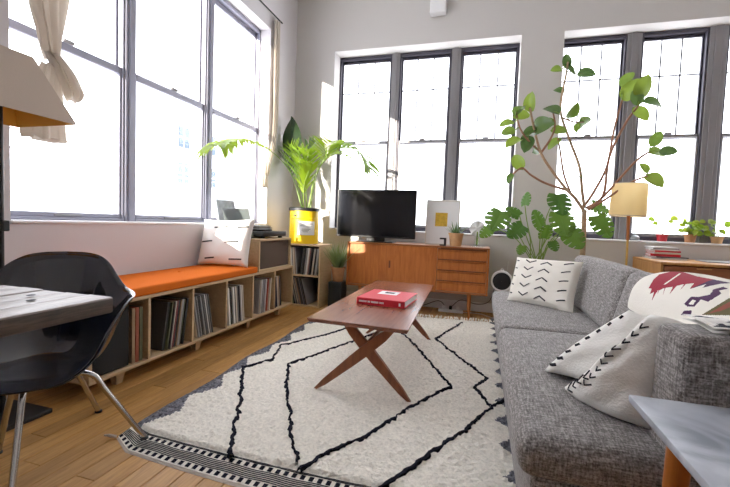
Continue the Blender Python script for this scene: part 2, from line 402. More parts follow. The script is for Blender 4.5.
for n, (ax, u0, u1, at, sg, hole) in enumerate([('x', -1.195, -1.095, YW, 1, B1), ('x', -.445, -.338, YW, 1, B1), ('x', 1.435, 1.575, YW, 1, B2), ('x', 2.185, 2.345, YW, 1, B2),
        ('y', 2.355, 2.44, XW, -1, L1), ('y', 3.255, 3.345, XW, -1, L1)]):
    post(ax, u0, u1, at, sg, hole[2] + .02, hole[3], n + 2)
# sills
for n, h in ((10, B1), (11, B2)):
    tag(MB().box(h[0], h[1], YB - .015, YB + .21, h[2], h[2] + .02, .005).build('trim_%d' % n, M['sill']), kind='structure')
for n, h in ((12, L1),):
    tag(MB().box(XL - .14, XL + .012, h[0], h[1], h[2], h[2] + .02, .005).build('trim_%d' % n, M['sill']), kind='structure')
# baseboards
tag(MB().box(XL, XR, YB - .015, YB, 0, .11, .004).build('baseboard_back', M['sill']), kind='structure')
tag(MB().box(XL, XL + .015, YF, YB - .015, 0, .11, .004).build('baseboard_left', M['sill']), kind='structure')

# building across the street, faint in the glare
bl = thing('apartment_building', 'pale apartment block seen through the left windows, across the street', 'building', (-30, 32, -9))
MB().box(-36, -27, 25, 39, -9, 12).box(-27, -26.7, 25, 39, 11.6, 12.2).build('facade', M['facade'], bl, smooth=0)
for r in (1, 2):
    for k in (1, 2):
        y = 26.6 + k * 3.9 - .4; z = .6 + r * 3.3
        wo = MB().box(-27.02, -26.9, y, y + 1.7, z, z + 2.2).build('window', M['sill'], bl, smooth=0)
        pn = MB()
        for a in (0, 1):
            for b_ in (0, 1): pn.box(-26.93, -26.88, y + .12 + a * .8, y + .78 + a * .8, z + .14 + b_ * 1.02, z + 1.02 + b_ * 1.04)
        pn.build('pane', M['fwin'], wo, smooth=0)
for k, z in enumerate((3.3, 3.75)):
    pts = [Vector((-13, -6 + 38 * t, z + 1.2 * (2 * t - 1) ** 2 - .6 + k * .1)) for t in np.linspace(0, 1, 24)]
    tag(MB().tube(pts, .03, 5).build('utility_wire', M['greyink']), ['lower', 'upper'][k] + ' utility wire sagging across the street outside', 'wire', 'utility wires')
# curtain rod, curtains
cr = thing('curtain_rod', 'thin black curtain rod above the left windows', 'curtain rod', (XL + .07, 2.9, 3.31))
MB().tube([(XL + .07, 1.35, 3.325), (XL + .07, 4.33, 3.325)], .008, 8).build('rod', M['iron'], cr)
for y in (1.42, 2.88, 4.30): MB().tube([(XL, y, 3.325), (XL + .07, y, 3.325)], .006, 6).build('bracket', M['iron'], cr)
def curtain(name, label, path, ph):
    """path rows: (centre, half width along wall, half depth)"""
    rows = []; cs = spline([p[0] for p in path], 6); n = len(cs)
    hw = np.interp(np.linspace(0, len(path) - 1, n), range(len(path)), [p[1] for p in path]); hd = np.interp(np.linspace(0, len(path) - 1, n), range(len(path)), [p[2] for p in path])
    mb = MB(); seg = 72; vs = []; fs = []
    for i, c in enumerate(cs):
        for k in range(seg):
            w = 2 * PI * k / seg; fold = 1 + .26 * math.sin(9 * w + ph + .05 * i) + .12 * math.sin(4 * w + 1 + ph)
            vs.append(Vector(c) + Vector((hd[i] * math.cos(w) * fold, hw[i] * math.sin(w) * fold, .01 * math.sin(5 * w))))
    for i in range(n - 1):
        for k in range(seg):
            k2 = (k + 1) % seg; fs.append((i * seg + k, i * seg + k2, (i + 1) * seg + k2, (i + 1) * seg + k))
    fs.append(tuple(range(seg))); fs.append(tuple((n - 1) * seg + k for k in range(seg)))
    mb.add(vs, fs); return mb
xc = XL + .085
c1 = thing('curtain', 'beige linen curtain knotted up in front of the left window, above the lamp shade', 'curtain', (xc, 1.645, 1.4), 'knotted linen curtains')
curtain('c', '', [((xc, 1.645, 3.31), .16, .045), ((xc, 1.655, 2.6), .13, .05), ((xc, 1.655, 2.25), .10, .05), ((xc, 1.670, 1.98), .05, .045), ((xc, 1.685, 1.86), .03, .035)], 0).build('drape', M['curtain'], c1, smooth=60)
curtain('c', '', [((xc + .01, 1.675, 1.88), .035, .03), ((xc + .03, 1.725, 1.80), .045, .04), ((xc + .03, 1.775, 1.70), .05, .045), ((xc + .01, 1.795, 1.66), .03, .03)], 1).build('knot', M['curtain'], c1, smooth=60)
curtain('c', '', [((xc, 1.675, 1.82), .03, .03), ((xc, 1.655, 1.65), .06, .045), ((xc, 1.635, 1.52), .085, .05), ((xc, 1.635, 1.40), .09, .05)], 2).build('tail', M['curtain'], c1, smooth=60)
xd = XL + .045
c2 = thing('curtain', 'pale linen curtain gathered in the room corner behind the palm', 'curtain', (xd, 4.25, 1.37), 'knotted linen curtains')
curtain('c', '', [((xd, 4.26, 3.31), .045, .024), ((xd, 4.27, 2.7), .045, .024), ((xd, 4.27, 2.2), .038, .022), ((xd, 4.22, 1.85), .03, .02), ((xd, 4.14, 1.64), .02, .018)], .5).build('drape', M['curtain'], c2, smooth=60)
curtain('c', '', [((xd, 4.13, 1.66), .02, .02), ((xd + .01, 4.10, 1.61), .04, .024), ((xd + .01, 4.08, 1.53), .035, .024), ((xd, 4.085, 1.50), .018, .018)], 1).build('knot', M['curtain'], c2, smooth=60)
curtain('c', '', [((xd, 4.08, 1.52), .016, .016), ((xd, 4.065, 1.45), .04, .022), ((xd, 4.06, 1.37), .05, .022)], 2).build('tail', M['curtain'], c2, smooth=60)

# ================================================================== BENCH WITH RECORDS
XF = -1.92; BY0 = 1.555; BW = .3845; BZ0, BZ1 = .093, .512; T = .019
bn = thing('record_bench', 'long low plywood storage bench with open record bays along the left wall', 'bench', (-2.19, 2.7, 0))
bx('bench_top', M['ply'], bn, XL + .02, XF, BY0 - T / 2, BY0 + 6 * BW + T / 2, BZ1 - .021, BZ1)
bx('bench_bottom', M['ply'], bn, XL + .02, XF, BY0 - T / 2, BY0 + 6 * BW + T / 2, BZ0, BZ0 + .021)
bx('back_panel', M['ply'], bn, XL + .02, XL + .028, BY0, BY0 + 6 * BW, BZ0 + .021, BZ1 - .021, 0)
for i in range(7):
    y = BY0 + i * BW; bx('divider', M['ply'], bn, XL + .028, XF - .001, y - T / 2, y + T / 2, BZ0 + .021, BZ1 - .021, .001)
for y in (1.80, 2.47, 3.14, 3.72):
    for x in (XF - .10, XL + .12):
        MB().hexa([(x - .015, y - .02, 0), (x + .02, y - .02, 0), (x + .02, y + .02, 0), (x - .015, y + .02, 0), (x - .03, y - .035, BZ0), (x + .035, y - .035, BZ0), (x + .035, y + .035, BZ0), (x - .03, y + .035, BZ0)]).build('foot', M['ply'], bn, smooth=0)
RC = {'black': (.015, .015, .018), 'charcoal': (.06, .06, .065), 'grey': (.30, .30, .31), 'cream': (.62, .56, .46), 'white': (.72, .71, .70), 'tan': (.34, .22, .13), 'maroon': (.18, .035, .04), 'rust': (.36, .09, .05), 'olive': (.12, .13, .07), 'navy': (.03, .04, .09)}
for k, c in RC.items(): M['rec_' + k] = plain('sleeve_' + k, c, .5)
ORD = ['first', 'second', 'third', 'fourth', 'fifth', 'sixth', 'seventh', 'eighth', 'ninth', 'tenth', 'eleventh', 'twelfth', 'thirteenth', 'fourteenth', 'fifteenth', 'sixteenth']
recm = {}
def recmesh(col, th):
    k = (col, th)
    if k not in recm:
        me = MB().box(-.1575, .1575, 0, th, 0, .314, .0012).mesh('record_sleeve', smooth=0); me.materials.append(M['rec_' + col]); recm[k] = me
    return recm[k]
def records(n, run, axis, a0, a1, face, z, cols, lean, where, group):
    """a row of sleeves between a0 and a1 standing on z; lean: -1 toward a0, +1 toward a1; edges flush near face"""
    ths = [random.choice([.008, .011, .015, .02]) for _ in range(n)]; tot = sum(ths); H = .314
    ang = math.radians(abs(lean)); s = 1 if lean > 0 else -1
    foot = H * math.sin(ang)
    order = range(n)
    c = a0 + .004 if s < 0 else a1 - .004
    # stack: leaning pieces rest on each other, base marches away from the wall they lean on
    base = (a0 + .006 + foot) if s < 0 else (a1 - .006 - foot)
    if lean == 0: base = run
    pos = []
    b = base
    for i in (range(n) if s < 0 else range(n - 1, -1, -1)):
        th = ths[i] / math.cos(ang)
        if s < 0: pos.append((i, b)); b += th + .0012
        else: b -= th + .0012; pos.append((i, b))
    for i, bpos in pos:
        col = cols[i % len(cols)]; o = bpy.data.objects.new('vinyl_record', recmesh(col, ths[i])); COL.objects.link(o)
        dep = face - .175 - random.uniform(0, .022) if axis == 'y' else face + .175 + random.uniform(0, .022)
        rot = s * ang
        if axis == 'y':
            sh = ths[i] * math.sin(ang) if s > 0 else 0
            o.matrix_world = Matrix.Translation((dep, bpos, z + .001 + 0)) @ Matrix.Rotation(-rot, 4, 'X')
            dz = -min((o.matrix_world @ Vector(v.co)).z for v in o.data.vertices) + z + .001; o.matrix_world = Matrix.Translation((0, 0, dz)) @ o.matrix_world
        else:
            o.matrix_world = Matrix.Translation((bpos, dep, z + .001)) @ Matrix.Rotation(rot, 4, 'Y') @ Matrix.Rotation(-PI / 2, 4, 'Z') @ Matrix.Scale(1, 4)
            dz = -min((o.matrix_world @ Vector(v.co)).z for v in o.data.vertices) + z + .001; o.matrix_world = Matrix.Translation((0, 0, dz)) @ o.matrix_world
        tag(o, '%s record sleeve, %s from the left %s' % (col, ORD[i] if i < 16 else 'last', where), 'record', group)
zb = BZ0 + .021
bays = [(1, 13, 9, ['charcoal', 'black', 'olive', 'tan', 'charcoal', 'cream', 'maroon', 'black', 'tan', 'charcoal', 'grey', 'olive', 'black'], 'in the bay nearest the black speaker'),
        (2, 12, -12, ['cream', 'grey', 'charcoal', 'white', 'black', 'grey', 'charcoal', 'black', 'white'], 'in the third bench bay'),
        (3, 14, -6, ['grey', 'white', 'cream', 'black', 'charcoal', 'white', 'black', 'cream', 'charcoal', 'grey', 'black'], 'in the fourth bench bay'),
        (4, 14, 5, ['grey', 'cream', 'grey', 'white', 'grey', 'tan', 'grey', 'white', 'grey', 'maroon', 'rust'], 'in the fifth bench bay'),
        (5, 9, -7, ['charcoal', 'navy', 'black', 'navy', 'cream', 'tan'], 'in the farthest bench bay')]
for bi, n, lean, cols, where in bays:
    records(n, 0, 'y', BY0 + bi * BW + T / 2, BY0 + (bi + 1) * BW - T / 2, XF, zb, cols, lean, where, 'records in the bench bays')
sp = thing('bookshelf_speaker', 'black box speaker inside the nearest bench bay behind the chair', 'speaker', (-2.1, 1.70, zb))
bx('speaker_box', M['black'], sp, -2.28, -1.945, 1.575, 1.815, zb, zb + .355, .004); bx('speaker_grille', M['blackcloth'], sp, -1.945, -1.935, 1.585, 1.805, zb + .01, zb + .345, .004)
for k in range(3):
    o = MB().box(-2.26, -1.945, 1.835 + k * .027, 1.857 + k * .027, zb, zb + .33, .001).build('album_box', M['rec_' + ['tan', 'rust', 'olive'][k]]); tag(o, ['tan', 'rust brown', 'olive'][k] + ' record box set standing beside the black speaker', 'record', 'box sets beside the speaker')
# orange cushion
def roundbox(x0, x1, y0, y1, z0, z1, r=.03, puff=.012, nx=10, ny=40, nz=4):
    """soft cushion: rounded box with a slightly domed top"""
    bm = bmesh.new(); bmesh.ops.create_cube(bm, size=1)
    for v in bm.verts: v.co = Vector((v.co.x * (x1 - x0), v.co.y * (y1 - y0), v.co.z * (z1 - z0)))
    bmesh.ops.bevel(bm, geom=list(bm.edges), offset=r, segments=4, profile=.5, affect='EDGES')
    L = max(x1 - x0, y1 - y0)
    for ax, ln, cnt in ((0, x1 - x0, nx), (1, y1 - y0, ny), (2, z1 - z0, nz)):
        for k in range(1, cnt):
            pc = [0, 0, 0]; pc[ax] = -ln / 2 + ln * k / cnt; nn = [0, 0, 0]; nn[ax] = 1
            bmesh.ops.bisect_plane(bm, geom=bm.verts[:] + bm.edges[:] + bm.faces[:], plane_co=pc, plane_no=nn)
    c = Vector(((x0 + x1) / 2, (y0 + y1) / 2, (z0 + z1) / 2)); hx, hy, hz = (x1 - x0) / 2, (y1 - y0) / 2, (z1 - z0) / 2
    for v in bm.verts:
        u, w, q = v.co.x / hx, v.co.y / hy, v.co.z / hz
        d = max(0, 1 - u * u) ** .6 * max(0, 1 - w * w) ** .45
        nzv = noise.noise(Vector((v.co.x * 5 + c.x * 3, v.co.y * 5 + c.y * 3, v.co.z * 3))) * .25
        if q > 0: v.co.z += puff * d * q * (1 + nzv)
        v.co.x += math.copysign(puff * .6, u) * abs(u) * max(0, 1 - w * w) ** .5 * max(0, 1 - q * q) ** .5 * (1 + nzv)
        v.co.y += math.copysign(puff * .6, w) * abs(w) * max(0, 1 - u * u) ** .5 * max(0, 1 - q * q) ** .5 * (1 + nzv)
    bm.verts.index_update(); mb = MB(); mb.add([v.co + c for v in bm.verts], [[v.index for v in f.verts] for f in bm.faces]); bm.free(); return mb
cu = thing('bench_cushion', 'long orange seat cushion lying on the plywood bench', 'cushion', (-2.18, 2.36, BZ1))
roundbox(XL + .025, XF + .004, BY0 - .005, 3.155, BZ1 + .001, BZ1 + .056, .012, .004).build('pad', M['orange'], cu, smooth=50)
for y, x in ((1.86, -2.2), (2.5, -2.2)): MB().lathe([(.0, .003), (.010, .004), (.012, 0)], (x, y, BZ1 + .061), 12).build('tuft_button', M['orange'], cu)
# cabinet on the bench
cb = thing('record_cabinet', 'small plywood cabinet with brown cloth front on the end of the bench', 'cabinet', (-2.18, 3.5, BZ1))
cy0, cy1, cz1 = 3.175, 3.80, .815; cx0 = XL + .02
bx('top_panel', M['ply'], cb, cx0, XF, cy0, cy1, cz1 - .02, cz1); bx('side_panel', M['ply'], cb, cx0, XF, cy0, cy0 + .02, BZ1 + .001, cz1 - .02); bx('side_panel', M['ply'], cb, cx0, XF, cy1 - .02, cy1, BZ1 + .001, cz1 - .02)
bx('back_panel', M['ply'], cb, cx0, cx0 + .01, cy0 + .02, cy1 - .02, BZ1 + .001, cz1 - .02, 0); bx('bottom_panel', M['ply'], cb, cx0 + .01, XF, cy0 + .02, cy1 - .02, BZ1 + .001, BZ1 + .02)
bx('grille_door', M['grille'], cb, XF - .03, XF - .018, cy0 + .022, cy1 - .022, BZ1 + .022, cz1 - .022, .003)
# turntable, magazines, frames on the cabinet
tt = thing('turntable', 'black turntable on top of the small cabinet', 'turntable', (-2.15, 3.5, cz1))
for x in (-2.30, -2.0):
    for y in (3.36, 3.70): MB().lathe([(.02, 0), (.024, .006), (.02, .018)], (x, y, cz1), 14).build('foot', M['black'], tt)
bx('plinth', M['black'], tt, -2.36, -1.96, 3.31, 3.76, cz1 + .018, cz1 + .066, .006, 2)
MB().lathe([(.145, 0), (.148, .004), (.148, .016), (.14, .018)], (-2.16, 3.52, cz1 + .066), 36).build('platter', M['charcoal'] if 'charcoal' in M else M['black'], tt)
MB().tube([(-2.30, 3.72, cz1 + .10), (-2.12, 3.69, cz1 + .10), (-2.08, 3.62, cz1 + .088)], .005, 6).tube([(-2.30, 3.72, cz1 + .066), (-2.30, 3.72, cz1 + .11)], .015, 10).build('tonearm', M['chrome'], tt)
for k, (c, w) in enumerate((('white', .12), ('charcoal', .125), ('cream', .11), ('grey', .115))):
    o = MB().box(-2.16 - w, -2.16 + w * .9, 3.50 - w, 3.50 + w, cz1 + .0845 + k * .009, cz1 + .0925 + k * .009, .001).build('magazine', M['rec_' + c]); tag(o, '%s magazine, %s from the bottom of the pile on the turntable' % (c, ORD[k]), 'magazine', 'magazines on the turntable')
pf = thing('picture_frame', 'silver picture frame leaning on the window behind the turntable', 'picture frame', (-2.40, 3.3, cz1))
Mf = Matrix.Translation((-2.33, 3.33, cz1)) @ Matrix.Rotation(math.radians(-11), 4, 'Y')
mbf = MB(); w_, h_ = .15, .37
for a in ((-w_, w_, 0, .018), (-w_, w_, h_ - .018, h_), (-w_, -w_ + .018, .018, h_ - .018), (w_ - .018, w_, .018, h_ - .018)): mbf.box(-.015, 0, a[0], a[1], a[2], a[3], .002, M=Mf)
mbf.build('frame', M['silver'], pf); MB().box(-.012, -.006, -w_ + .018, w_ - .018, .018, h_ - .018, M=Mf).build('print', M['print'], pf)
Mf = Matrix.Translation((-2.20, 3.30, cz1 + .001)) @ Matrix.Rotation(math.radians(8), 4, 'Z') @ Matrix.Rotation(math.radians(24), 4, 'X')
tag(MB().box(-.13, .13, -.004, .004, 0, .30, .001, M=Mf).build('record_jacket', plain('dark_grey_card', (.13, .15, .15), .4)), 'dark grey square jacket propped up behind the patterned bench pillow', 'record')

# ------------------------------------------------------------------ pillows
def pillow(name, label, P, thick, mat, group=None, sag=.06, sagu=None, marks=None, parent_cat='pillow', n=30, mw=.010):
    """P: corners BL,BR,TR,TL; marks: polylines in (u,v) on the face toward the camera side"""
    P = [Vector(p) for p in P]; nrm = (P[1] - P[0]).cross(P[3] - P[0]).normalized()
    def mid(u, v):
        # pinch the edges inward between corners
        su = sag if sagu is None else (sagu if u < .5 else .06)
        uu = u + su * (u - .5) * -2 * (4 * v * (1 - v)) * abs(2 * u - 1) * .5; vv = v + sag * (v - .5) * -2 * (4 * u * (1 - u)) * abs(2 * v - 1) * .5
        return P[0] * (1 - uu) * (1 - vv) + P[1] * uu * (1 - vv) + P[2] * uu * vv + P[3] * (1 - uu) * vv
    def h(u, v):
        a = max(0, 4 * u * (1 - u)); b = max(0, 4 * v * (1 - v))
        wr = noise.noise(Vector((u * 5, v * 5, P[0].x * 10))) * .16
        return thick / 2 * (a * b) ** .36 * (1 + wr)
    root = thing(name, label, parent_cat, min(P, key=lambda p: p.z), group); mb = MB()
    mb.grid(lambda u, v: mid(u, v) + nrm * h(u, v), n, n); mb.grid(lambda u, v: mid(u, v) - nrm * h(u, v), n, n, flip=True)
    mb.build('cover', mat, root, smooth=0 if False else 80)
    if marks:
        for pl in marks:
            sm = MB()
            sg, pl = (pl[0], pl[1]) if isinstance(pl[0], (int, float)) else (1, pl)
            pts = []
            for (u0, v0), (u1, v1) in zip(pl[:-1], pl[1:]):
                for k in range(5): pts.append((u0 + (u1 - u0) * k / 5, v0 + (v1 - v0) * k / 5))
            pts.append(pl[-1])
            sm.ribbon([mid(u, v) + nrm * sg * (h(u, v) + .0025) for u, v in pts], mw, nrm * sg)
            sm.build('stitch', M['ink'], root, smooth=0)
    return root
# bench pillow
z0 = BZ1 + .062
P = [(-2.428, 2.975, z0), (-1.935, 3.02, z0), (-1.925, 3.105, z0 + .425), (-2.425, 3.065, z0 + .405)]
mk = []
for r, v in enumerate((.12, .48, .80)):
    for u in (([.18, .38], [.66, .9]), ([.05, .3], [.55, .82]), ([.30, .56], [.74, .95]))[r]: mk.append([(u[0], v), (u[1], v + .02)] if isinstance(u, list) else None)
pillow('throw_pillow', 'white pillow with short black dashes standing on the orange bench cushion', P, .13, M['white_cotton'], marks=[m for m in mk if m], mw=.012)
# sofa pillows
P = [onz(507, 300, .44), onz(573, 314, .44), None, None]
P[3] = onz(518, 257, .78); P[3].y = P[3].y; P[2] = ony(584, 262, 3.13)
P[3] = ony(517, 257, 3.44)
mk = []
for c, u in enumerate((.08, .30, .56, .86)):
    for r in range(5):
        v = .12 + r * .185; d = .05 if c % 2 else -.05
        if c == 0: mk.append([(u - .03, v + .03), (u + .02, v + .01)])
        elif c == 3: mk.append([(u - .06, v), (u, v + .03), (u + .06, v + .05)])
        else: mk.append([(u - .085, v + d), (u, v - d * .4), (u + .085, v + d)])
pillow('throw_pillow', 'cream pillow with rows of thin black zigzags at the far end of the sofa', P, .15, M['cream_cotton'], marks=mk, mw=.009)

# ================================================================== CRATE SHELF, DRUM, PALM
sh = thing('record_shelf', 'two tier wooden record shelf standing in the corner under the yellow drum', 'shelf', (-1.98, 4.38, 0))
sx0, sx1, sy0, sy1, sz1 = -2.20, -1.745, 4.19, 4.56, .727
bx('side_panel', M['ply'], sh, sx0, sx0 + .018, sy0, sy1, 0, sz1); bx('side_panel', M['ply'], sh, sx1 - .018, sx1, sy0, sy1, 0, sz1)
for z in (.0, .352, sz1 - .018): bx('shelf_board', M['ply'], sh, sx0 + .018, sx1 - .018, sy0, sy1, z, z + .018, .001)
bx('back_panel', M['blackcloth'], sh, sx0 + .018, sx1 - .018, sy1 - .01, sy1, .018, sz1 - .018, 0)
records(8, 0, 'x', sx0 + .02, sx0 + .23, sy0, .370, ['grey', 'tan', 'cream', 'white', 'charcoal', 'cream', 'tan'], -5, 'on the upper crate shelf, left half', 'records on the crate shelf')
records(13, 0, 'x', sx0 + .18, sx1 - .02, sy0, .370, ['charcoal', 'cream', 'black', 'grey', 'white', 'cream', 'maroon', 'charcoal', 'black'], 6, 'on the upper crate shelf, right half', 'records on the crate shelf')
records(15, 0, 'x', sx0 + .02, sx1 - .02, sy0, .018, ['olive', 'black', 'grey', 'charcoal', 'cream', 'black', 'grey', 'tan', 'charcoal', 'black', 'grey', 'navy'], -15, 'on the lower crate shelf', 'records on the crate shelf')
dr = thing('yellow_drum', 'yellow drum planter with black rim and white label on the crate shelf', 'planter', (-2.04, 4.38, sz1))
dc = (-2.045, 4.375, sz1 + .001); R_ = .172
MB().lathe([(R_ * .97, 0), (R_, .006), (R_, .145), (R_ + .004, .15), (R_, .155), (R_, .29), (R_ + .004, .295), (R_, .30), (R_, .405), (R_ - .006, .405), (R_ - .006, .37), (0.001, .37)], dc, 48, cap=(True, False)).build('drum_body', M['yellow'], dr)
MB().lathe([(R_ + .002, .385), (R_ + .012, .388), (R_ + .013, .418), (R_ + .002, .425), (R_ - .012, .420), (R_ - .012, .395)], dc, 48, cap=(False, False)).build('rim_band', M['black'], dr)
MB().lathe([(.0, .376), (R_ - .012, .372)], dc, 32, cap=(False, False)).build('soil', M['soil'], dr)
def arcpatch(a0, a1, z0_, z1_, rr, n=14):
    return MB().grid(lambda u, v: Vector(dc) + Vector((rr * math.cos(a0 + (a1 - a0) * u), rr * math.sin(a0 + (a1 - a0) * u), z0_ + (z1_ - z0_) * v)), n, 1)
arcpatch(math.radians(-88), math.radians(-22), .105, .265, R_ + .0055).build('label', M['paper'], dr)
tx = MB()
for r, (z_, a, b) in enumerate(((.228, -80, -32), (.205, -80, -34), (.170, -74, -40), (.155, -74, -46), (.140, -70, -50))):
    g = arcpatch(math.radians(a), math.radians(b), z_, z_ + (.012 if r < 2 else .006), R_ + .0065, 10); tx.add(g.v, g.f)
tx.build('label_print', M['greyink'], dr)
# drum side bolt
MB().tube([Vector(dc) + Vector((R_ * math.cos(-1.75), R_ * math.sin(-1.75), .33)), Vector(dc) + Vector(((R_ + .015) * math.cos(-1.75), (R_ + .015) * math.sin(-1.75), .33))], .012, 10).build('bung', M['black'], dr)

pl = thing('palm_plant', 'arching green palm growing out of the yellow drum', 'palm', (dc[0], dc[1], dc[2] + .372))
def frond(pts, llen, n, mat, droop=.35, start=.3, spread=1.0, seed=0, width=.022, tipw=.0, hang=.0):
    rnd = random.Random(seed); sp_ = spline(pts, 10); fo = MB().tube(sp_, [.007 * (1 - .75 * i / (len(sp_) - 1)) for i in range(len(sp_))], 6).build('frond', M['stem'], pl)
    lf = MB(); tot = len(sp_) - 1
    for k in range(n):
        kk = k / (n - 1); t = start + (1 - start) * kk; i = min(int(t * tot), tot - 1); fr = t * tot - i
        p = sp_[i].lerp(sp_[i + 1], fr); tan = (sp_[i + 1] - sp_[i]).normalized(); up = Vector((0, 0, 1)); side = tan.cross(up)
        side = side.normalized() if side.length > .05 else Vector((1, 0, 0)); upn = side.cross(tan).normalized()
        ln = llen * ((math.sin(PI * (.18 + .78 * kk)) ** .7) * (1 - tipw) + tipw * (.35 + .65 * kk)) * rnd.uniform(.85, 1.1)
        for sg in (-1, 1):
            d = (side * sg * spread + tan * .9 + upn * (.35 - hang) + Vector((rnd.uniform(-.12, .12), rnd.uniform(-.12, .12), rnd.uniform(-.12, .12)))).normalized()
            q = p; vs = []; segs = 4; wd_ = width * rnd.uniform(.8, 1.15)
            for j in range(segs + 1):
                s_ = j / segs; w2 = wd_ * (1 - s_) ** .6 * (.55 + .9 * min(1, s_ * 3)) * .5
                wdir = d.cross(upn).normalized()
                for e in (q - wdir * w2, q + wdir * w2): vs.append(Vector((max(e.x, XL + .015), min(e.y, YB - .02), e.z)))
                q = q + d * (ln / segs); d = (d + Vector((0, 0, -droop * (s_ + .3)))).normalized()
            lf.add(vs, [(2 * j, 2 * j + 1, 2 * j + 3, 2 * j + 2) for j in range(segs)])
    lf.build('leaflets', mat, fo, smooth=0)
b0 = Vector((dc[0], dc[1], dc[2] + .37))
frond([b0, ony(293, 178, 4.25), onx(281, 160, -2.24), onx(263, 146, -2.24), onx(243, 139, -2.18), onx(229, 140, -2.10), onx(219, 145, -2.04)], .30, 26, M['palm'], .75, .45, .55, 1, .032, .9, .3)
frond([b0 + Vector((-.02, 0, 0)), ony(297, 178, 4.36), ony(294, 160, 4.34), ony(290, 147, 4.30)], .32, 13, M['palm'], .10, .30, .8, 2, .017)
frond([b0, ony(300, 178, 4.30), ony(300, 165, 4.22), ony(299, 152, 4.15)], .32, 13, M['palm'], .12, .25, .9, 3, .017)
frond([b0 + Vector((.03, 0, 0)), ony(306, 180, 4.30), ony(307, 166, 4.24), ony(309, 152, 4.18)], .30, 13, M['palm'], .12, .25, .9, 4, .017)
frond([b0 + Vector((.05, -.02, 0)), ony(314, 178, 4.36), ony(323, 162, 4.38), ony(334, 150, 4.36), ony(349, 148, 4.3), ony(361, 154, 4.22), ony(369, 168, 4.15)], .36, 26, M['palm'], .40, .42, .6, 5, .030, .35, .15)
frond([b0 + Vector((.06, .02, 0)), ony(317, 174, 4.45), ony(326, 160, 4.48), ony(336, 154, 4.46), ony(350, 158, 4.4)], .30, 15, M['palm'], .25, .42, .9, 6, .026, .2)
frond([b0 + Vector((.05, 0, 0)), ony(315, 176, 4.3), ony(323, 160, 4.24), ony(327, 148, 4.16), ony(332, 142, 4.06)], .28, 13, M['palm'], .10, .5, 1.3, 7, .016)
frond([b0 + Vector((0, -.03, 0)), ony(304, 187, 4.25), ony(307, 176, 4.18), ony(312, 166, 4.08)], .24, 14, M['palm'], .3, .25, .5, 8, .024)
frond([b0 + Vector((-.04, .04, 0)), ony(294, 180, 4.45), ony(286, 160, 4.48), ony(283, 146, 4.46)], .22, 14, M['palm_mid'], .25, .4, .7, 9, .026)
frond([b0 + Vector((.02, .06, 0)), ony(303, 175, 4.5), ony(306, 155, 4.52), ony(314, 143, 4.5)], .24, 14, M['palm_mid'], .3, .4, .7, 10, .026)
# broad dark leaf behind
dl = MB(); base = Vector((-2.22, 4.56, 1.5)); tip = ony(290, 117, 4.6); tip.x = max(tip.x, -2.36)
MB().tube(spline([b0, Vector((-2.15, 4.48, 1.4)), ony(290, 151, 4.45)], 6), .006, 6).build('leaf_stalk', M['stem'], pl)
lb = ony(290, 153, 4.45); lt = ony(291, 116, 4.47)
def dleaf(u, v):
    w = .15 * (math.sin(PI * min(1, .10 + .9 * v)) ** .8) * (1 - .35 * v); c = lb.lerp(lt, v)
    return Vector((max(XL + .02, c.x + (u - .5) * 2 * w), c.y + abs(u - .5) * .08, c.z))
dl.grid(dleaf, 6, 10).build('broad_leaf', M['palm_dark'], pl)

# small potted spider plant on a black speaker
bs = thing('black_speaker', 'black box speaker on the floor between the crate shelf and sideboard', 'speaker', (-1.585, 4.36, 0))
bx('speaker_box', M['black'], bs, -1.668, -1.505, 4.268, 4.46, 0, .305, .004); bx('grille', M['blackcloth'], bs, -1.662, -1.511, 4.26, 4.268, .01, .295, .003)
def pot(name, label, c, r0, r1, h, mat, cat='potted plant', rim=.012, group=None, saucer=False):
    t = thing(name, label, cat, c, group)
    MB().lathe([(r0, 0), (r1, h - rim * 1.6), (r1 + .006, h - rim * 1.5), (r1 + .007, h), (r1 - .004, h), (r1 - .006, h - .02), (.001, h - .022)], c, 28, cap=(True, False)).build('pot', mat, t)
    MB().lathe([(.0, h - .016), (r1 - .005, h - .018)], c, 20, cap=(False, False)).build('soil', M['soil'], t); return t
sp1 = pot('potted_spider_plant', 'grassy plant in a terracotta pot on the black floor speaker', (-1.585, 4.36, .306), .058, .078, .165, M['terra'])
gm = MB(); rg = random.Random(3); base = Vector((-1.585, 4.36, .455))
for k in range(150):
    a = rg.uniform(0, 2 * PI); tilt = rg.uniform(.05, .7); ln = rg.uniform(.18, .36); d = Vector((math.cos(a) * tilt, math.sin(a) * tilt, 1)).normalized(); q = base + Vector((math.cos(a), math.sin(a), 0)) * rg.uniform(0, .04)
    vs = []; wdir = d.cross(Vector((math.cos(a + .9), math.sin(a + .9), 0))).normalized()
    for j in range(5):
        s_ = j / 4; w2 = .0048 * (1 - s_ ** 2) + .0006; vs += [q - wdir * w2, q + wdir * w2]; q = q + d * ln / 4; d = (d + Vector((math.cos(a) * .06, math.sin(a) * .06, -.11 * s_ * tilt * 2.2))).normalized()
    gm.add(vs, [(2 * j, 2 * j + 1, 2 * j + 3, 2 * j + 2) for j in range(4)])
tag(gm.build('grass_blades', M['grass'], sp1, smooth=0), kind='stuff')

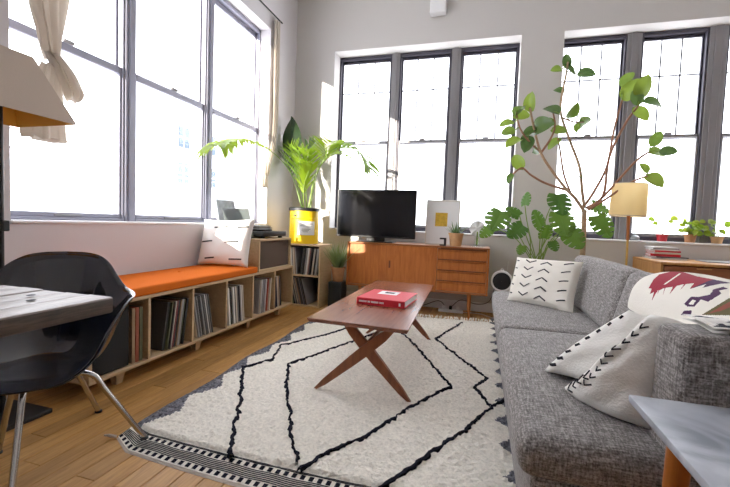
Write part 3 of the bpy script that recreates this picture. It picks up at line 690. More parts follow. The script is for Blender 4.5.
# ================================================================== SIDEBOARD
cx0, cx1, cyf, cyb, cz0, cz1s = -1.487, .103, 4.373, 4.79, .268, .779
sb = thing('sideboard', 'teak mid century sideboard with sliding doors and four drawers under the window', 'sideboard', (-.69, 4.58, 0))
bx('top_panel', M['teak_x'], sb, cx0, cx1, cyf, cyb, cz1s - .02, cz1s, .004)
bx('side_panel', M['teak'], sb, cx0, cx0 + .02, cyf, cyb, cz0, cz1s - .02); bx('side_panel', M['teak'], sb, cx1 - .02, cx1, cyf, cyb, cz0, cz1s - .02)
bx('bottom_panel', M['teak_x'], sb, cx0 + .02, cx1 - .02, cyf, cyb, cz0, cz0 + .02); bx('back_panel', M['teak_dark'], sb, cx0 + .02, cx1 - .02, cyb - .01, cyb, cz0 + .02, cz1s - .02, 0)
dx = -.455
d1 = bx('sliding_door', M['teak'], sb, cx0 + .022, -1.0, cyf + .022, cyf + .038, cz0 + .022, cz1s - .022, .002)
d2 = bx('sliding_door', M['teak'], sb, -1.02, dx - .01, cyf + .004, cyf + .02, cz0 + .022, cz1s - .022, .002)
MB().box(-.985, -.965, cyf + .0005, cyf + .005, .50, .585, .003).build('finger_pull', M['teak_dark'], d2)
bx('centre_partition', M['teak'], sb, dx - .01, dx + .01, cyf + .004, cyb - .02, cz0 + .02, cz1s - .02, .001)
for k in range(4):
    z_ = cz0 + .024 + k * .1155; dw = bx('drawer', M['teak'], sb, dx + .014, cx1 - .024, cyf + .004, cyf + .022, z_, z_ + .105, .002)
    MB().grid(lambda u, v: Vector((dx + .02 + (cx1 - .05 - dx) * u, cyf + .004 - .016 * math.sin(PI * .5 * v) * min(1, 8 * u, 8 * (1 - u)), z_ + .082 + .022 * v)), 16, 4).build('lip_pull', M['teak'], dw)
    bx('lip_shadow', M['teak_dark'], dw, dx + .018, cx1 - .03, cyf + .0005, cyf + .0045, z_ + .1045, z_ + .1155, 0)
for x in (-1.33, -.092):
    for y in (4.43, 4.70):
        s_ = -1 if x < -.7 else 1
        MB().tube([(x + .0 * s_, y, cz0), (x + .012 * s_, y, 0)], [.021, .012], 14).build('leg', M['teak'], sb)
# television
tv = thing('television', 'flat black television standing on the teak sideboard', 'television', (-1.19, 4.5, cz1s))
bx('back_case', M['tv'], tv, -1.60, -.80, 4.515, 4.555, .92, 1.30, .012, 2)
bx('bezel', M['tv'], tv, -1.672, -.716, 4.495, 4.52, .832, 1.392, .004); bx('screen', M['screen'], tv, -1.660, -.728, 4.4935, 4.4955, .850, 1.382, 0)
MB().box(-1.40, -.96, 4.42, 4.62, cz1s, cz1s + .012, .005).build('stand_base', M['tv'], tv); bx('stand_neck', M['tv'], tv, -1.30, -1.08, 4.515, 4.545, cz1s + .010, .85, .006)
# art leaning, small things
ar = thing('art_frame', 'white framed print with a gold square leaning on the sideboard', 'picture frame', (-.44, 4.70, cz1s))
Mf = Matrix.Translation((-.435, 4.665, cz1s + .0005)) @ Matrix.Rotation(math.radians(-7), 4, 'X'); w_, h_ = .195, .525; fb = MB()
for a in ((-w_, w_, 0, .014), (-w_, w_, h_ - .014, h_), (-w_, -w_ + .014, .014, h_ - .014), (w_ - .014, w_, .014, h_ - .014)): fb.box(a[0], a[1], 0, .018, a[2], a[3], .002, M=Mf)
fb.build('frame', plain('pale_oak_frame', (.74, .70, .63), .5), ar); mt = MB().box(-w_ + .014, w_ - .014, .007, .012, .014, h_ - .014, M=Mf).build('mat_board', M['paper'], ar)
MB().box(-.085, .055, .0055, .0068, .215, .375, M=Mf).build('gold_square', plain('gold_print', (.72, .47, .06), .35, metal=.3, var=.2, bscale=20), mt)
bk = thing('black_cube_clock', 'tiny black cube beside the succulent pot on the sideboard', 'clock', (-.43, 4.47, cz1s))
cxx = ony(443, 240, 4.47).x
MB().box(cxx - .035, cxx + .035, 4.45, 4.49, cz1s, cz1s + .014, .002).box(cxx + .012, cxx + .035, 4.45, 4.49, cz1s + .014, cz1s + .088, .002).box(cxx - .035, cxx + .012, 4.45, 4.49, cz1s + .070, cz1s + .088, .002).build('case', M['black'], bk)
su = pot('potted_succulent', 'spiky succulent in a round tan pot on the sideboard', (-.262, 4.52, cz1s + .0005), .062, .078, .145, M['terra_pale'])
def blade(L, W, n=5, fold=.25, curve=.2):
    mb = MB(); vs = []
    for j in range(n + 1):
        t = j / n; w = W * (1 - t ** 1.6) * .5 + .0004; z = curve * L * t * t
        vs += [(-w, t * L, z + fold * w), (0, t * L, z), (w, t * L, z + fold * w)]
    fs = []
    for j in range(n): fs += [(3 * j, 3 * j + 1, 3 * j + 4, 3 * j + 3), (3 * j + 1, 3 * j + 2, 3 * j + 5, 3 * j + 4)]
    return mb.add(vs, fs)
bme = blade(.14, .02).mesh('spike_leaf'); bme.materials.append(M['succ']); rg = random.Random(5)
for k in range(26):
    a = k * 2.4; el = .25 + .9 * (k / 26); d = Vector((math.cos(a) * math.cos(el), math.sin(a) * math.cos(el), math.sin(el)))
    place(bme, 'leaf', su, frame(Vector((-.262, 4.52, cz1s + .13)) + Vector((d.x, d.y, 0)) * .02, d, (0, 0, 1), rg.uniform(.8, 1.2)))
ja = thing('fan_ornament', 'white fan shaped ornament in a clear glass jar on the sideboard corner', 'ornament', (-.035, 4.52, cz1s))
jc = (-.035, 4.52, cz1s + .0005)
MB().lathe([(.07, 0), (.085, .006), (.085, .012), (.05, .014)], jc, 28).build('glass_dish', M['clear'], ja)
MB().lathe([(.032, .014), (.036, .03), (.03, .12), (.033, .14)], jc, 24, cap=(True, False)).build('jar', M['clear'], ja)
MB().tube([Vector(jc) + Vector((0, 0, .02)), Vector(jc) + Vector((.004, 0, .17))], .012, 8).build('stem', M['stem'], ja)
fn = MB(); fc = Vector(jc) + Vector((.0, 0, .205))
for k in range(6):
    a, a2 = PI / 3 * k + .2, PI / 3 * (k + 1) + .2; am = (a + a2) / 2
    q = [fc + Vector((math.cos(w) * r_, y_, math.sin(w) * r_)) for w, r_, y_ in ((a, .088, .012), (am, .086, -.010), (a2, .088, .012))]
    fn.add([fc + Vector((0, -.012, 0))] + q, [(0, 1, 2), (0, 2, 3)]); fn.add([fc + Vector((0, .014, 0))] + [v_ + Vector((0, .004, 0)) for v_ in q], [(2, 1, 0), (3, 2, 0)])
fn.build('fan', M['paper'], ja, smooth=0)
# round black disc with white rim
rc = thing('round_speaker', 'round black disc with a white rim between the sideboard and sofa', 'speaker', (.245, 4.42, 0))
rx = .24
MR = Matrix.Translation((rx, 4.44, .435)) @ Matrix.Rotation(PI / 2, 4, 'X')
MB().lathe([(.092, .022), (.108, .02), (.112, .0), (.106, -.025), (.05, -.03)], (0, 0, 0), 40, M=MR).build('rim', M['paper'], rc)
MB().lathe([(.001, .026), (.080, .026), (.092, .023)], (0, 0, 0), 40, M=MR, cap=(False, False)).build('disc', M['black'], rc)
tor = [Vector((rx + .014 * math.cos(a), 4.44, .556 + .012 * math.sin(a))) for a in np.linspace(0, 2 * PI, 13)]; MB().tube(tor, .004, 6).build('hanging_loop', M['paper'], rc)
MB().tube([(rx, 4.45, .33), (rx, 4.45, .012)], .011, 10).build('stand_pole', M['black'], rc); MB().lathe([(.10, 0), (.10, .008), (.02, .014)], (rx, 4.45, 0), 28).build('stand_base', M['black'], rc)
# power strip and cords
ps = thing('power_strip', 'white power strip with plugs on the floor under the sideboard', 'power strip', (-.27, 4.72, 0))
pp = Vector((-.30, 4.66, 0))
bx('strip', M['paper'], ps, pp.x - .13, pp.x + .15, pp.y - .025, pp.y + .025, 0, .035, .006)
for k in range(3): bx('plug', M['paper'] if k != 1 else M['black'], ps, pp.x - .09 + k * .08, pp.x - .055 + k * .08, pp.y - .02, pp.y + .02, .035, .075, .005)
MB().tube(spline([pp + Vector((.15, 0, .015)), pp + Vector((.35, .03, .006)), pp + Vector((.5, -.12, .006)), pp + Vector((.62, .05, .02)), pp + Vector((.60, .15, .30)), pp + Vector((.62, .16, .62))], 8), .004, 6).build('cable', M['cord'], ps)
MB().tube(spline([pp + Vector((-.06, 0, .07)), pp + Vector((-.15, .06, .11)), pp + Vector((-.4, .08, .02)), pp + Vector((-.6, .09, .15)), pp + Vector((-.65, .1, .3))], 8), .004, 6).build('cable', M['black'], ps)
MB().tube(spline([pp + Vector((.02, 0, .07)), pp + Vector((.12, .08, .14)), pp + Vector((.30, .12, .10)), pp + Vector((.44, .1, .16)), pp + Vector((.50, .13, .40))], 8), .004, 6).build('cable', M['black'], ps)

# ================================================================== RUG
rug = thing('berber_rug', 'shaggy cream berber rug with black zigzag lines under the coffee table', 'rug', (-.68, 2.8, 0))
RY0, RY1 = 1.285, 4.33
def rl(y): return -1.515 - .055 * min(1, (y - RY0) / 1.2) - .03 * max(0, (y - RY0 - 1.2) / 1.8) + .012 * math.sin(y * 7)
def rr(y): return .25 + .008 * math.sin(y * 5)
def rugpt(u, v, z=0):
    y = RY0 + (RY1 - RY0) * v; y += .12 * 1.8 * (u - 1) * v; x = rl(y) + (rr(y) - rl(y)) * u
    bow = -.045 * math.sin(PI * min(1, u * 1.0)) * max(0, 1 - v * 5) - .0
    return Vector((x, y + bow + .06 * max(0, 1 - u * 14) * max(0, 1 - v * 10), z))
NU, NV = 200, 330
BAND = .15 / (RY1 - RY0)
def pile(u, v):
    p = rugpt(u, v); e = min(u * 1.75, (1 - u) * 1.75, v * 3.0, (1 - v) * 3.0)
    inside = min(1, max(0, (v - BAND) / .006)); cor = u * 1.75 - .10 * max(0, 1 - (v - BAND) * 14)
    h = .004 + (.017 + .009 * noise.noise(Vector((p.x * 38, p.y * 38, 0))) + .004 * noise.noise(Vector((p.x * 90, p.y * 90, 5))) + .004 * noise.noise(Vector((p.x * 9, p.y * 9, 2)))) * inside * min(1, e * 18 + .1)
    if e <= 0: h = .001
    p.z = h; return p
def rmat(u, v):
    p = rugpt(u, v)
    if v < BAND: return 1
    # grey toothed border on the long left side
    d = p.x - rl(p.y); tooth = .045 + .075 * abs(((p.y * 3.1) % 1) - .5) * 2
    if d < tooth * (1.15 if p.y < 2 else 1) and p.y < 3.9: return 2
    d = rr(p.y) - p.x; tooth = .10 * max(0, abs(((p.y * 4.2 + .2) % 1) - .5) * 2 - .25)
    if d < .05 + tooth: return 2
    if v > .988: return 3
    return 0
mb = MB(); mb.grid(pile, NU, NV, mif=rmat); mb.build('pile', [M['wool'], M['jute'], M['wool_grey'], M['wool_black']], rug, smooth=180)
def rugline(name, px, w=.021):
    pts = spline([onz(x, y, .02) for x, y in px], 1); out = []
    for a, b in zip(pts[:-1], pts[1:]):
        n = max(2, int((b - a).length / .016))
        for k in range(n): out.append(a.lerp(b, k / n))
    out.append(pts[-1]); rg = random.Random(len(px)); mb = MB(); o2 = []
    for i, p in enumerate(out):
        j = noise.noise(Vector((p.x * 14, p.y * 14, 3))) * .016 + noise.noise(Vector((p.x * 45, p.y * 45, 8))) * .009
        t = (out[min(i + 1, len(out) - 1)] - out[max(i - 1, 0)]).normalized(); s_ = Vector((-t.y, t.x, 0))
        o2.append(Vector((p.x, p.y, 0)) + s_ * j)
    ws = [w * (.45 + 1.1 * rg.random()) for _ in o2]
    # raised tufted strip: three strands
    vs = []; fs = []
    for i, p in enumerate(o2):
        t = (o2[min(i + 1, len(o2) - 1)] - o2[max(i - 1, 0)]).normalized(); s_ = Vector((-t.y, t.x, 0)); zz = .0265 + .004 * rg.random()
        vs += [p - s_ * ws[i] * .5 + Vector((0, 0, .012)), p - s_ * ws[i] * .28 + Vector((0, 0, zz)), p + s_ * ws[i] * .28 + Vector((0, 0, zz + .002)), p + s_ * ws[i] * .5 + Vector((0, 0, .012))]
    for i in range(len(o2) - 1):
        for k in range(3): fs.append((4 * i + k, 4 * i + k + 1, 4 * i + k + 5, 4 * i + k + 4))
    mb.add(vs, fs); return mb.build(name, M['wool_black'], rug, smooth=60)
rugline('woven_line', [(230.5, 457), (233, 430), (240, 404), (243, 368), (271, 361), (281, 346), (330, 334), (352, 327)])
rugline('woven_line', [(296, 464), (291, 434), (287, 383), (289, 364.5), (332, 349), (369, 336), (395, 325)])
rugline('woven_line', [(299, 471), (330, 452), (366, 437), (409, 409), (451, 387), (441, 375), (415, 345.6), (403, 334), (398, 326)])
rugline('woven_line', [(372, 497), (405, 472), (431, 454), (464, 431), (491, 408), (506, 400)])
rugline('woven_line', [(492, 407), (474, 388), (487, 378.5), (448, 349), (436, 339), (462, 323)])
# flat woven band at the near end
ck = MB(); stn = MB(); W_ = (RY1 - RY0)
def bandp(u, d): 
    p = rugpt(u, d / W_); p.z = .0065; return p
for row, d0 in enumerate((.020, .110)):
    n = 50
    for k in range(n):
        u0, u1 = (k + .08 + .25 * row) / n, (k + .60 + .25 * row) / n
        if u1 > 1: continue
        a, b, c, d = bandp(u0, d0), bandp(u1, d0), bandp(u1, d0 + .026), bandp(u0, d0 + .026)
        if row == 0 or k > 1: ck.add([a, b, c, d], [(0, 1, 2, 3)])
for d0 in (.050, .060, .070, .080, .090, .100, .140, .147):
    stn.grid(lambda u, v: bandp(u, d0 + .0055 * v + .002 * math.sin(u * 60)), 80, 1)
wht = MB(); wht.grid(lambda u, v: bandp(u, .014 + .130 * v) - Vector((0, 0, .0012)), 80, 2)
wht.build('woven_band', M['wool'], rug); tag(ck.build('check_row', M['wool_black'], rug, smooth=0), kind='stuff'); tag(stn.build('stripe_row', M['wool_black'], rug, smooth=0), kind='stuff')
# tassels at the far end
fr = MB(); rg = random.Random(11)
for k in range(84):
    u = (k + .5 + rg.uniform(-.3, .3)) / 84; p = rugpt(u, 1.0, .012); dxx = rg.uniform(-.03, .03); ln = rg.uniform(.04, .075)
    fr.tube([p, p + Vector((dxx * .5, ln * .5, rg.uniform(.004, .02))), p + Vector((dxx, ln, .006))], [.006, .008, .005], 5)
tag(fr.build('fringe', M['wool'], rug), kind='stuff')
p = rugpt(0, 0, .008); MB().tube([p, p + Vector((-.02, -.02, .014)), p + Vector((-.05, -.015, .006))], [.008, .007, .004], 6).build('corner_tassel', M['jute'], rug)

# ================================================================== COFFEE TABLE + BOOK
ct = thing('coffee_table', 'walnut coffee table with crossed tapered legs on the rug', 'coffee table', (-.64, 2.85, 0))
zt = .45; c0, c1_, c2_, c3 = onz(308.6, 317.5, zt), onz(408, 331.5, zt), onz(432.5, 284, zt), onz(375.5, 281, zt)
c0.x, c3.x, c1_.x, c2_.x = -.925, -.945, -.335, -.395
c0.y, c1_.y, c2_.y, c3.y = 2.05, 2.02, 3.68, 3.71
def shrink(P, s, z):
    c = sum(P, Vector((0, 0, 0))) / 4; return [Vector((c.x + (p.x - c.x) * s[0], c.y + (p.y - c.y) * s[1], z)) for p in P]
Pq = [c0, c1_, c2_, c3]
tb = MB(); rings = [shrink(Pq, (.965, .985), zt - .024), shrink(Pq, (.995, .998), zt - .008), shrink(Pq, (1, 1), zt - .004), shrink(Pq, (.992, .997), zt)]
vs = [p for r in rings for p in r]; fs = [(3, 2, 1, 0), (12, 13, 14, 15)]
for i in range(3):
    for k in range(4): fs.append((i * 4 + k, i * 4 + (k + 1) % 4, (i + 1) * 4 + (k + 1) % 4, (i + 1) * 4 + k))
tb.add(vs, fs).build('table_top', M['ctop'], ct, smooth=20)
def xleg(a, b, yy, wtop, wmid, wbot, th):
    a, b = Vector(a), Vector(b); mb = MB(); vs = []; n = 8; d = (b - a).normalized(); s_ = Vector((d.z, 0, -d.x))
    for i in range(n + 1):
        t = i / n; w = (wtop + (wmid - wtop) * min(1, t / .42)) if t < .42 else (wmid + (wbot - wmid) * (t - .42) / .58); p = a.lerp(b, t)
        for sx, sy in ((-1, -1), (1, -1), (1, 1), (-1, 1)): vs.append(p + s_ * sx * w / 2 + Vector((0, sy * th / 2 * (1 - .35 * max(0, t - .4)), 0)))
    # level the foot and top
    for k in range(4): vs[n * 4 + k].z = .021; vs[k].z = zt - .024
    fs = [(3, 2, 1, 0), tuple(n * 4 + k for k in range(4))]
    for i in range(n):
        for k in range(4): fs.append((i * 4 + k, i * 4 + (k + 1) % 4, (i + 1) * 4 + (k + 1) % 4, (i + 1) * 4 + k))
    return mb.add(vs, [f[::-1] for f in fs])
for yy in (2.125, 3.36):
    x0_, x1_ = (-.885, -.335) if yy < 3 else (-.93, -.375)
    xleg((x0_ + .165, yy + .014, zt - .024), (x1_, yy + .014, .021), yy, .05, .062, .028, .026).build('leg', M['cleg'], ct, smooth=20)
    xleg((x1_ - .095, yy - .014, zt - .024), (x0_, yy - .014, .021), yy, .05, .062, .028, .026).build('leg', M['cleg'], ct, smooth=20)
MB().tube([(-.61, 2.13, .285), (-.64, 3.36, .285)], .013, 10).build('stretcher', M['cleg'], ct)
bk = thing('book', 'thick red hardcover book lying flat on the coffee table', 'book', (-.62, 2.7, zt))
MBk = Matrix.Translation((-.605, 2.72, zt + .001)) @ Matrix.Rotation(math.radians(-4), 4, 'Z')
bw, bd = .168, .185; bt = .046
BK = MB(); BK.box(-bw, bw, -bd, bd, 0, .004, .001, M=MBk); BK.box(-bw, bw, -bd, bd, bt - .004, bt, .001, M=MBk); BK.box(-bw, bw, -bd, -bd + .005, .004, bt - .004, .001, M=MBk)
BK.build('cover', M['bookred'], bk); MB().box(-bw + .006, bw - .006, -bd + .005, bd - .006, .004, bt - .004, M=MBk).build('page_block', M['paper'], bk, smooth=0)
lab = MB().box(-.085, .055, .01, .135, bt, bt + .0012, M=MBk).build('cover_label', M['paper'], bk, smooth=0)
MB().box(-.045, .025, .055, .10, bt + .0013, bt + .002, M=MBk).build('label_picture', M['ink'], lab, smooth=0)
lt_ = MB(); rg = random.Random(4); x = -.15
for wgt in (9, 3, 8, 5):
    for k in range(wgt):
        w_ = rg.choice([.004, .005, .006]); lt_.box(x, x + w_, -bd - .0012, -bd, .016, .028, M=MBk); x += w_ + .0016
    x += .006
lt_.box(.128, .140, -bd - .0012, -bd, .012, .032, M=MBk); lt_.build('spine_lettering', M['paper'], bk, smooth=0)

# ================================================================== SOFA
so = thing('sofa', 'long grey tweed sofa with one arm, two seat cushions and back cushions', 'sofa', (.6, 2.45, 0))
SX0, SX1, SY0, SY1 = .145, 1.06, 1.14, 3.80
roundbox(SX0 + .02, SX1, SY0, SY1, .075, .325, .02, .004, 4, 8, 2).build('base_frame', M['tweed'], so, smooth=50)
roundbox(SX0 - .012, SX1 - .22, SY0 - .005, 2.425, .315, .425, .04, .022, 10, 16, 3).build('seat_cushion', M['tweed'], so, smooth=60)
roundbox(SX0 - .012, SX1 - .22, 2.43, SY1 + .005, .315, .425, .04, .022, 10, 16, 3).build('seat_cushion', M['tweed'], so, smooth=60)
ab = thing  # (arm)
roundbox(.492, SX1, SY0 - .005, 1.305, .08, .752, .022, .010, 6, 3, 6).build('arm', M['tweed'], so, smooth=60)
MB().tube([(.5015, SY0 - .002, .10), (.5015, SY0 - .002, .738)], .005, 6).build('welt', M['tweed'], so)
roundbox(.90, SX1 + .01, 1.30, SY1, .30, .745, .03, .008, 3, 10, 4).build('back_frame', M['tweed'], so, smooth=60)
def backcushion(y0, y1):
    m = roundbox(-.085, .085, y0, y1, 0, .37, .045, .018, 4, 12, 6)
    A = Matrix.Translation((.755, 0, .428)) @ Matrix.Rotation(math.radians(14), 4, 'Y')
    m.v = [tuple(A @ Vector(p)) for p in m.v]; return m
backcushion(2.40, SY1 - .17).build('back_cushion', M['tweed'], so, smooth=60)
backcushion(1.315, 2.395).build('back_cushion', M['tweed'], so, smooth=60)
for x in (.25, .95):
    for y in (1.25, 3.68): MB().tube([(x, y, .08), (x, y, .024 if x < .3 else 0)], [.022, .015], 12).build('leg', M['legwood'], so)
# near pillows
PB = [Vector((.315, 1.53, .44)), onz(652, 430, .44), Vector((.68, 1.37, .68)), Vector((.512, 1.40, .752))]
mk = []
for k in range(9):
    v = .20 + k * .082; u = .36 - .012 * k; mk.append([(u - .06, v + .045), (u, v), (u + .08, v + .035)])
for k in range(4): u, v = .15 + .035 * k, .06 + .065 * k; mk.append([(u - .055, v + .085), (u, v), (u + .10, v + .01)])
pillow('throw_pillow', 'white pillow with black arrow stitching leaning on the near sofa arm', PB, .25, M['white_cotton'], marks=mk, mw=.005, sag=-.12, sagu=.42)
PA = [onz(544, 371, .445), Vector((.62, 1.50, .445)), Vector((.70, 1.56, .69)), ony(629, 310, 1.60)]
mk = [[(.02 + .01 * k, .12 + .11 * k), (.07, .16 + .11 * k)] for k in range(8)]
pillow('throw_pillow', 'white pillow with a dark stitched edge behind the arrow stitched one', PA, .26, M['white_cotton'], marks=mk, mw=.012, sag=.05, sagu=-.12)

# kilim folded over the back
KC = [M['cream_cotton'], plain('kilim_red', (.36, .025, .05), .95, bump=.2, bscale=150), plain('kilim_purple', (.075, .025, .085), .95, bump=.2, bscale=150), plain('kilim_rust', (.30, .09, .06), .95, bump=.2, bscale=150), plain('kilim_olive', (.14, .12, .05), .95)]
def inpoly(x, y, P):
    c = False; n = len(P)
    for i in range(n):
        (x1, y1), (x2, y2) = P[i], P[(i + 1) % n]
        if (y1 > y) != (y2 > y) and x < (x2 - x1) * (y - y1) / (y2 - y1) + x1: c = not c
    return c
KY0, KY1 = 1.32, 2.22
def kprof(t):
    # from the front hem up and over the back
    pts = [(.690, .640), (.694, .68), (.712, .745), (.755, .797), (.83, .826), (.93, .830), (1.03, .815), (1.09, .77), (1.105, .66), (1.11, .5)]
    f_ = t * (len(pts) - 1); i = min(int(f_), len(pts) - 2); fr_ = f_ - i
    sp_ = [Vector((p[0], p[1], 0)) for p in pts]; p0, p1, p2, p3 = sp_[max(i - 1, 0)], sp_[i], sp_[i + 1], sp_[min(i + 2, len(pts) - 1)]
    return 0.5 * ((2 * p1) + (p2 - p0) * fr_ + (2 * p0 - 5 * p1 + 4 * p2 - p3) * fr_ ** 2 + (3 * p1 - p0 - 3 * p2 + p3) * fr_ ** 3)
def kil(s_, t, off=0.0):
    q = kprof(t); e = 1 - s_            # s=0 near end, s=1 far (rounded) end
    y = KY0 + (KY1 - KY0) * s_; rnd_ = max(0, (s_ - .86) / .14)
    shrinkf = math.sqrt(max(0, 1 - rnd_ ** 2)) if rnd_ > 0 else 1
    c = Vector((.86, .70, 0)); d = q - c; f2 = .80 + .20 * shrinkf
    q2 = c + d * f2 * (1 + off + .015 * noise.noise(Vector((s_ * 4, t * 4, 1))))
    # the front hem rises toward the far end
    return Vector((q2.x, y, q2.y))
def cropk(pl_): return [(610 + x * .185, 260 + y * .185) for x, y in pl_]
KP = [(0, cropk([(288, 132), (375, 72), (385, 73), (300, 132)])), (1, cropk([(208, 152), (235, 105), (265, 78), (330, 62), (395, 65), (470, 88), (560, 105), (520, 118), (430, 157), (455, 125), (410, 130), (380, 162), (400, 130), (360, 140), (320, 187), (340, 145), (300, 150), (285, 192), (295, 150), (265, 165), (255, 187), (262, 160), (245, 185), (225, 222), (238, 172), (215, 185), (225, 155)])),
      (2, cropk([(430, 157), (520, 118), (560, 105), (660, 125), (600, 128), (540, 140), (500, 150), (520, 130)])), (0, cropk([(424, 238), (446, 214), (464, 221), (448, 243)])),
      (2, cropk([(400, 237), (438, 198), (478, 200), (540, 187), (560, 158), (612, 145), (640, 155), (590, 165), (602, 182), (530, 226), (490, 214), (472, 236), (455, 252), (420, 252)])), (2, cropk([(382, 297), (400, 274), (442, 272), (438, 299)])),
      (3, cropk([(530, 290), (640, 228), (700, 210), (700, 235), (600, 275)])), (4, cropk([(495, 297), (640, 208), (700, 190), (700, 300)]))]
def kproj(p):
    v = Vector(p) - CAM; w = v.dot(_f); return 365 + FPX * v.dot(_r2) / w, 243.5 - FPX * v.dot(_u2) / w
def kmat(s_, t):
    if t > .62: return 0
    x, y = kproj(kil(s_, t))
    for mi, P_ in KP:
        if inpoly(x, y, P_): return mi
    return 0
kb = MB(); kb.grid(lambda u, v: kil(u, v), 300, 300, mif=kmat, flip=True); kb.grid(lambda u, v: kil(u, v, -.07), 30, 30)
nb = 110
ring = [kil(1, j / 40) for j in range(41)]; ring2 = [kil(1, j / 40, -.07) for j in range(41)]
kb.add(ring + ring2, [(j, j + 1, 41 + j + 1, 41 + j) for j in range(40)])
kbo = thing('kilim_blanket', 'cream kilim blanket with red and purple feather pattern folded over sofa back', 'blanket', (.86, 1.83, .70))
kb.build('woven_cloth', KC, kbo, smooth=70)
# white blanket with black triangles lying on the arm
wb = thing('triangle_throw', 'white throw with small black triangles lying over the sofa arm', 'throw', (.85, 1.24, .76))
def thr(u, v):
    x = .56 + .50 * u; y = 1.165 + .17 * v
    z = .770 + .004 * math.sin(u * 9 + 1) + .012 * math.sin(PI * v) * (.4 + u * .6)
    return Vector((x, y, z))
def tmat(u, v):
    for r in range(3):
        for k in range(5):
            cu_, cv = (k + .35 + .5 * (r % 2)) / 5, .08 + .3 * r; du, dvv = u - cu_, v - cv
            if 0 <= dvv < .20 and abs(du) < .06 * (1 - dvv / .20): return 1
    return 0
tm = MB(); tm.grid(thr, 60, 40, mif=tmat); tm.grid(lambda u, v: thr(u, v) - Vector((0, 0, .012)), 20, 12, flip=True); tm.build('cloth', [M['white_cotton'], M['ink']], wb, smooth=70)

# ================================================================== MARBLE SIDE TABLE
ms = thing('marble_side_table', 'square pale marble side table with honey wood legs beside the sofa arm', 'side table', (.6, .85, 0))
mx0, mx1, my0, my1, mz = .372, .86, .60, 1.112, .60
bx('marble_top', M['marble'], ms, mx0, mx1, my0, my1, mz - .018, mz, .003, 2)
bx('apron', M['legwood'], ms, mx0 + .10, mx1 - .10, my0 + .10, my1 - .10, mz - .05, mz - .018, .003)
for x, y, dx_, dy_ in ((mx0 + .075, my1 - .10, -.02, .03), (mx1 - .075, my1 - .10, .02, .03), (mx0 + .075, my0 + .10, -.02, -.03), (mx1 - .075, my0 + .10, .02, -.03)):
    MB().tube([(x, y, mz - .018), (x + dx_, y + dy_ * .3, 0)], [.026, .014], 18).build('leg', M['legwood'], ms)

# ================================================================== DINING TABLE
dt = thing('dining_table', 'weathered plank dining table with dark frame at the left edge', 'dining table', (-1.5, .4, 0))
tz = .742; ty1 = .955; tx1 = -1.075
nb_ = 10; bwid = .098; tx1 = -1.085; tyn = -.75
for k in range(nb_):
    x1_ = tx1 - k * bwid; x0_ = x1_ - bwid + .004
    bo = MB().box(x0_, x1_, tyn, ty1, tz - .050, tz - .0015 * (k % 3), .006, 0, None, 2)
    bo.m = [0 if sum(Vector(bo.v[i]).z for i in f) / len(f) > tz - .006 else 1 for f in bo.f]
    bo.build('board', [M['barn'], M['barn_edge_shaded']], dt)
kn = MB()
for px_ in ((31, 295.5), (31, 300.5)):
    q = onz(px_[0], px_[1], tz); kn.lathe([(.0, .0012), (.012, .0012)], (q.x, q.y, tz), 12, cap=(False, False))
tag(kn.build('knot_hole', M['ink'], dt, smooth=0), kind='stuff')
tx0 = tx1 - nb_ * bwid
for y in (.12, -.62):
    bx('cross_rail', M['iron'], dt, tx0 + .06, tx1 - .06, y, y + .06, tz - .10, tz - .051)
    for x in (tx0 + .10, tx1 - .16): bx('leg', M['iron'], dt, x, x + .06, y, y + .06, 0, tz - .10)
bx('long_rail', M['iron'], dt, (tx0 + tx1) / 2 - .03, (tx0 + tx1) / 2 + .03, -.56, .12, tz - .10, tz - .051)

# ================================================================== SHELL ARMCHAIR
CH = Vector((-1.65, 1.105, 0)); fd = Vector((.55, -.83, 0)).normalized(); pd = Vector((.83, .55, 0)).normalized()
ch = thing('shell_armchair', 'glossy dark navy moulded shell armchair with chrome legs behind the dining table', 'chair', CH)
def W(a, b, z): return CH + pd * a + fd * b + Vector((0, 0, z))
_rim = [(0, .285, .400), (.10, .282, .405), (.19, .262, .425), (.25, .205, .49), (.285, .13, .60), (.305, .05, .660), (.308, -.03, .668), (.290, -.095, .674), (.247, -.145, .690), (.212, -.185, .730), (.178, -.226, .776), (.138, -.262, .803), (.08, -.288, .815), (0, -.298, .818)]
_rs = spline([Vector(q) for q in _rim], 8)
RIM = [Vector((q.x, q.y, q.z)) for q in _rs]; RIM = [Vector((-q.x, q.y, q.z)) for q in RIM[::-1]] + RIM[1:]
RN = len(RIM) - 1
def shell(u, v):
    q = RIM[min(RN, int(round(u * RN)))]
    base = Vector((q.x * (.58 if q.y > 0 else .46), q.y * (.72 if q.y > 0 else .50), .382 + .006 * (q.y / .28) ** 2 + (.012 if q.y > 0 else 0)))
    if v < .42:
        t = v / .42; return W(base.x * t, base.y * t, .376 + (base.z - .376) * t * t)
    t = (v - .42) / .58; lip = max(0, (t - .80) / .20) ** 1.5
    cz = base.z + (q.z - base.z) * (.10 if q.y > 0 else .16); ctl = Vector((q.x * .86, q.y * (.95 if q.y > 0 else .82), cz))
    p_ = base * (1 - t) ** 2 + ctl * 2 * t * (1 - t) + q * t * t
    n_ = Vector((q.x, q.y, 0)).normalized(); armw = min(1, max(0, (abs(q.x) - .13) / .12)); p_ = p_ + n_ * (.010 + .020 * armw) * lip; p_.z -= .010 * lip * armw
    return W(p_.x, p_.y, p_.z)
sm_ = MB(); sm_.grid(shell, RN, 30, flip=True); so_ = sm_.build('shell', M['shell'], ch, smooth=80)
bmw = bmesh.new(); bmw.from_mesh(so_.data); bmesh.ops.remove_doubles(bmw, verts=bmw.verts[:], dist=1e-5); bmw.to_mesh(so_.data); bmw.free()
md = so_.modifiers.new('thickness', 'SOLIDIFY'); md.thickness = .006; md.offset = 0
hub = W(0, 0, .352)
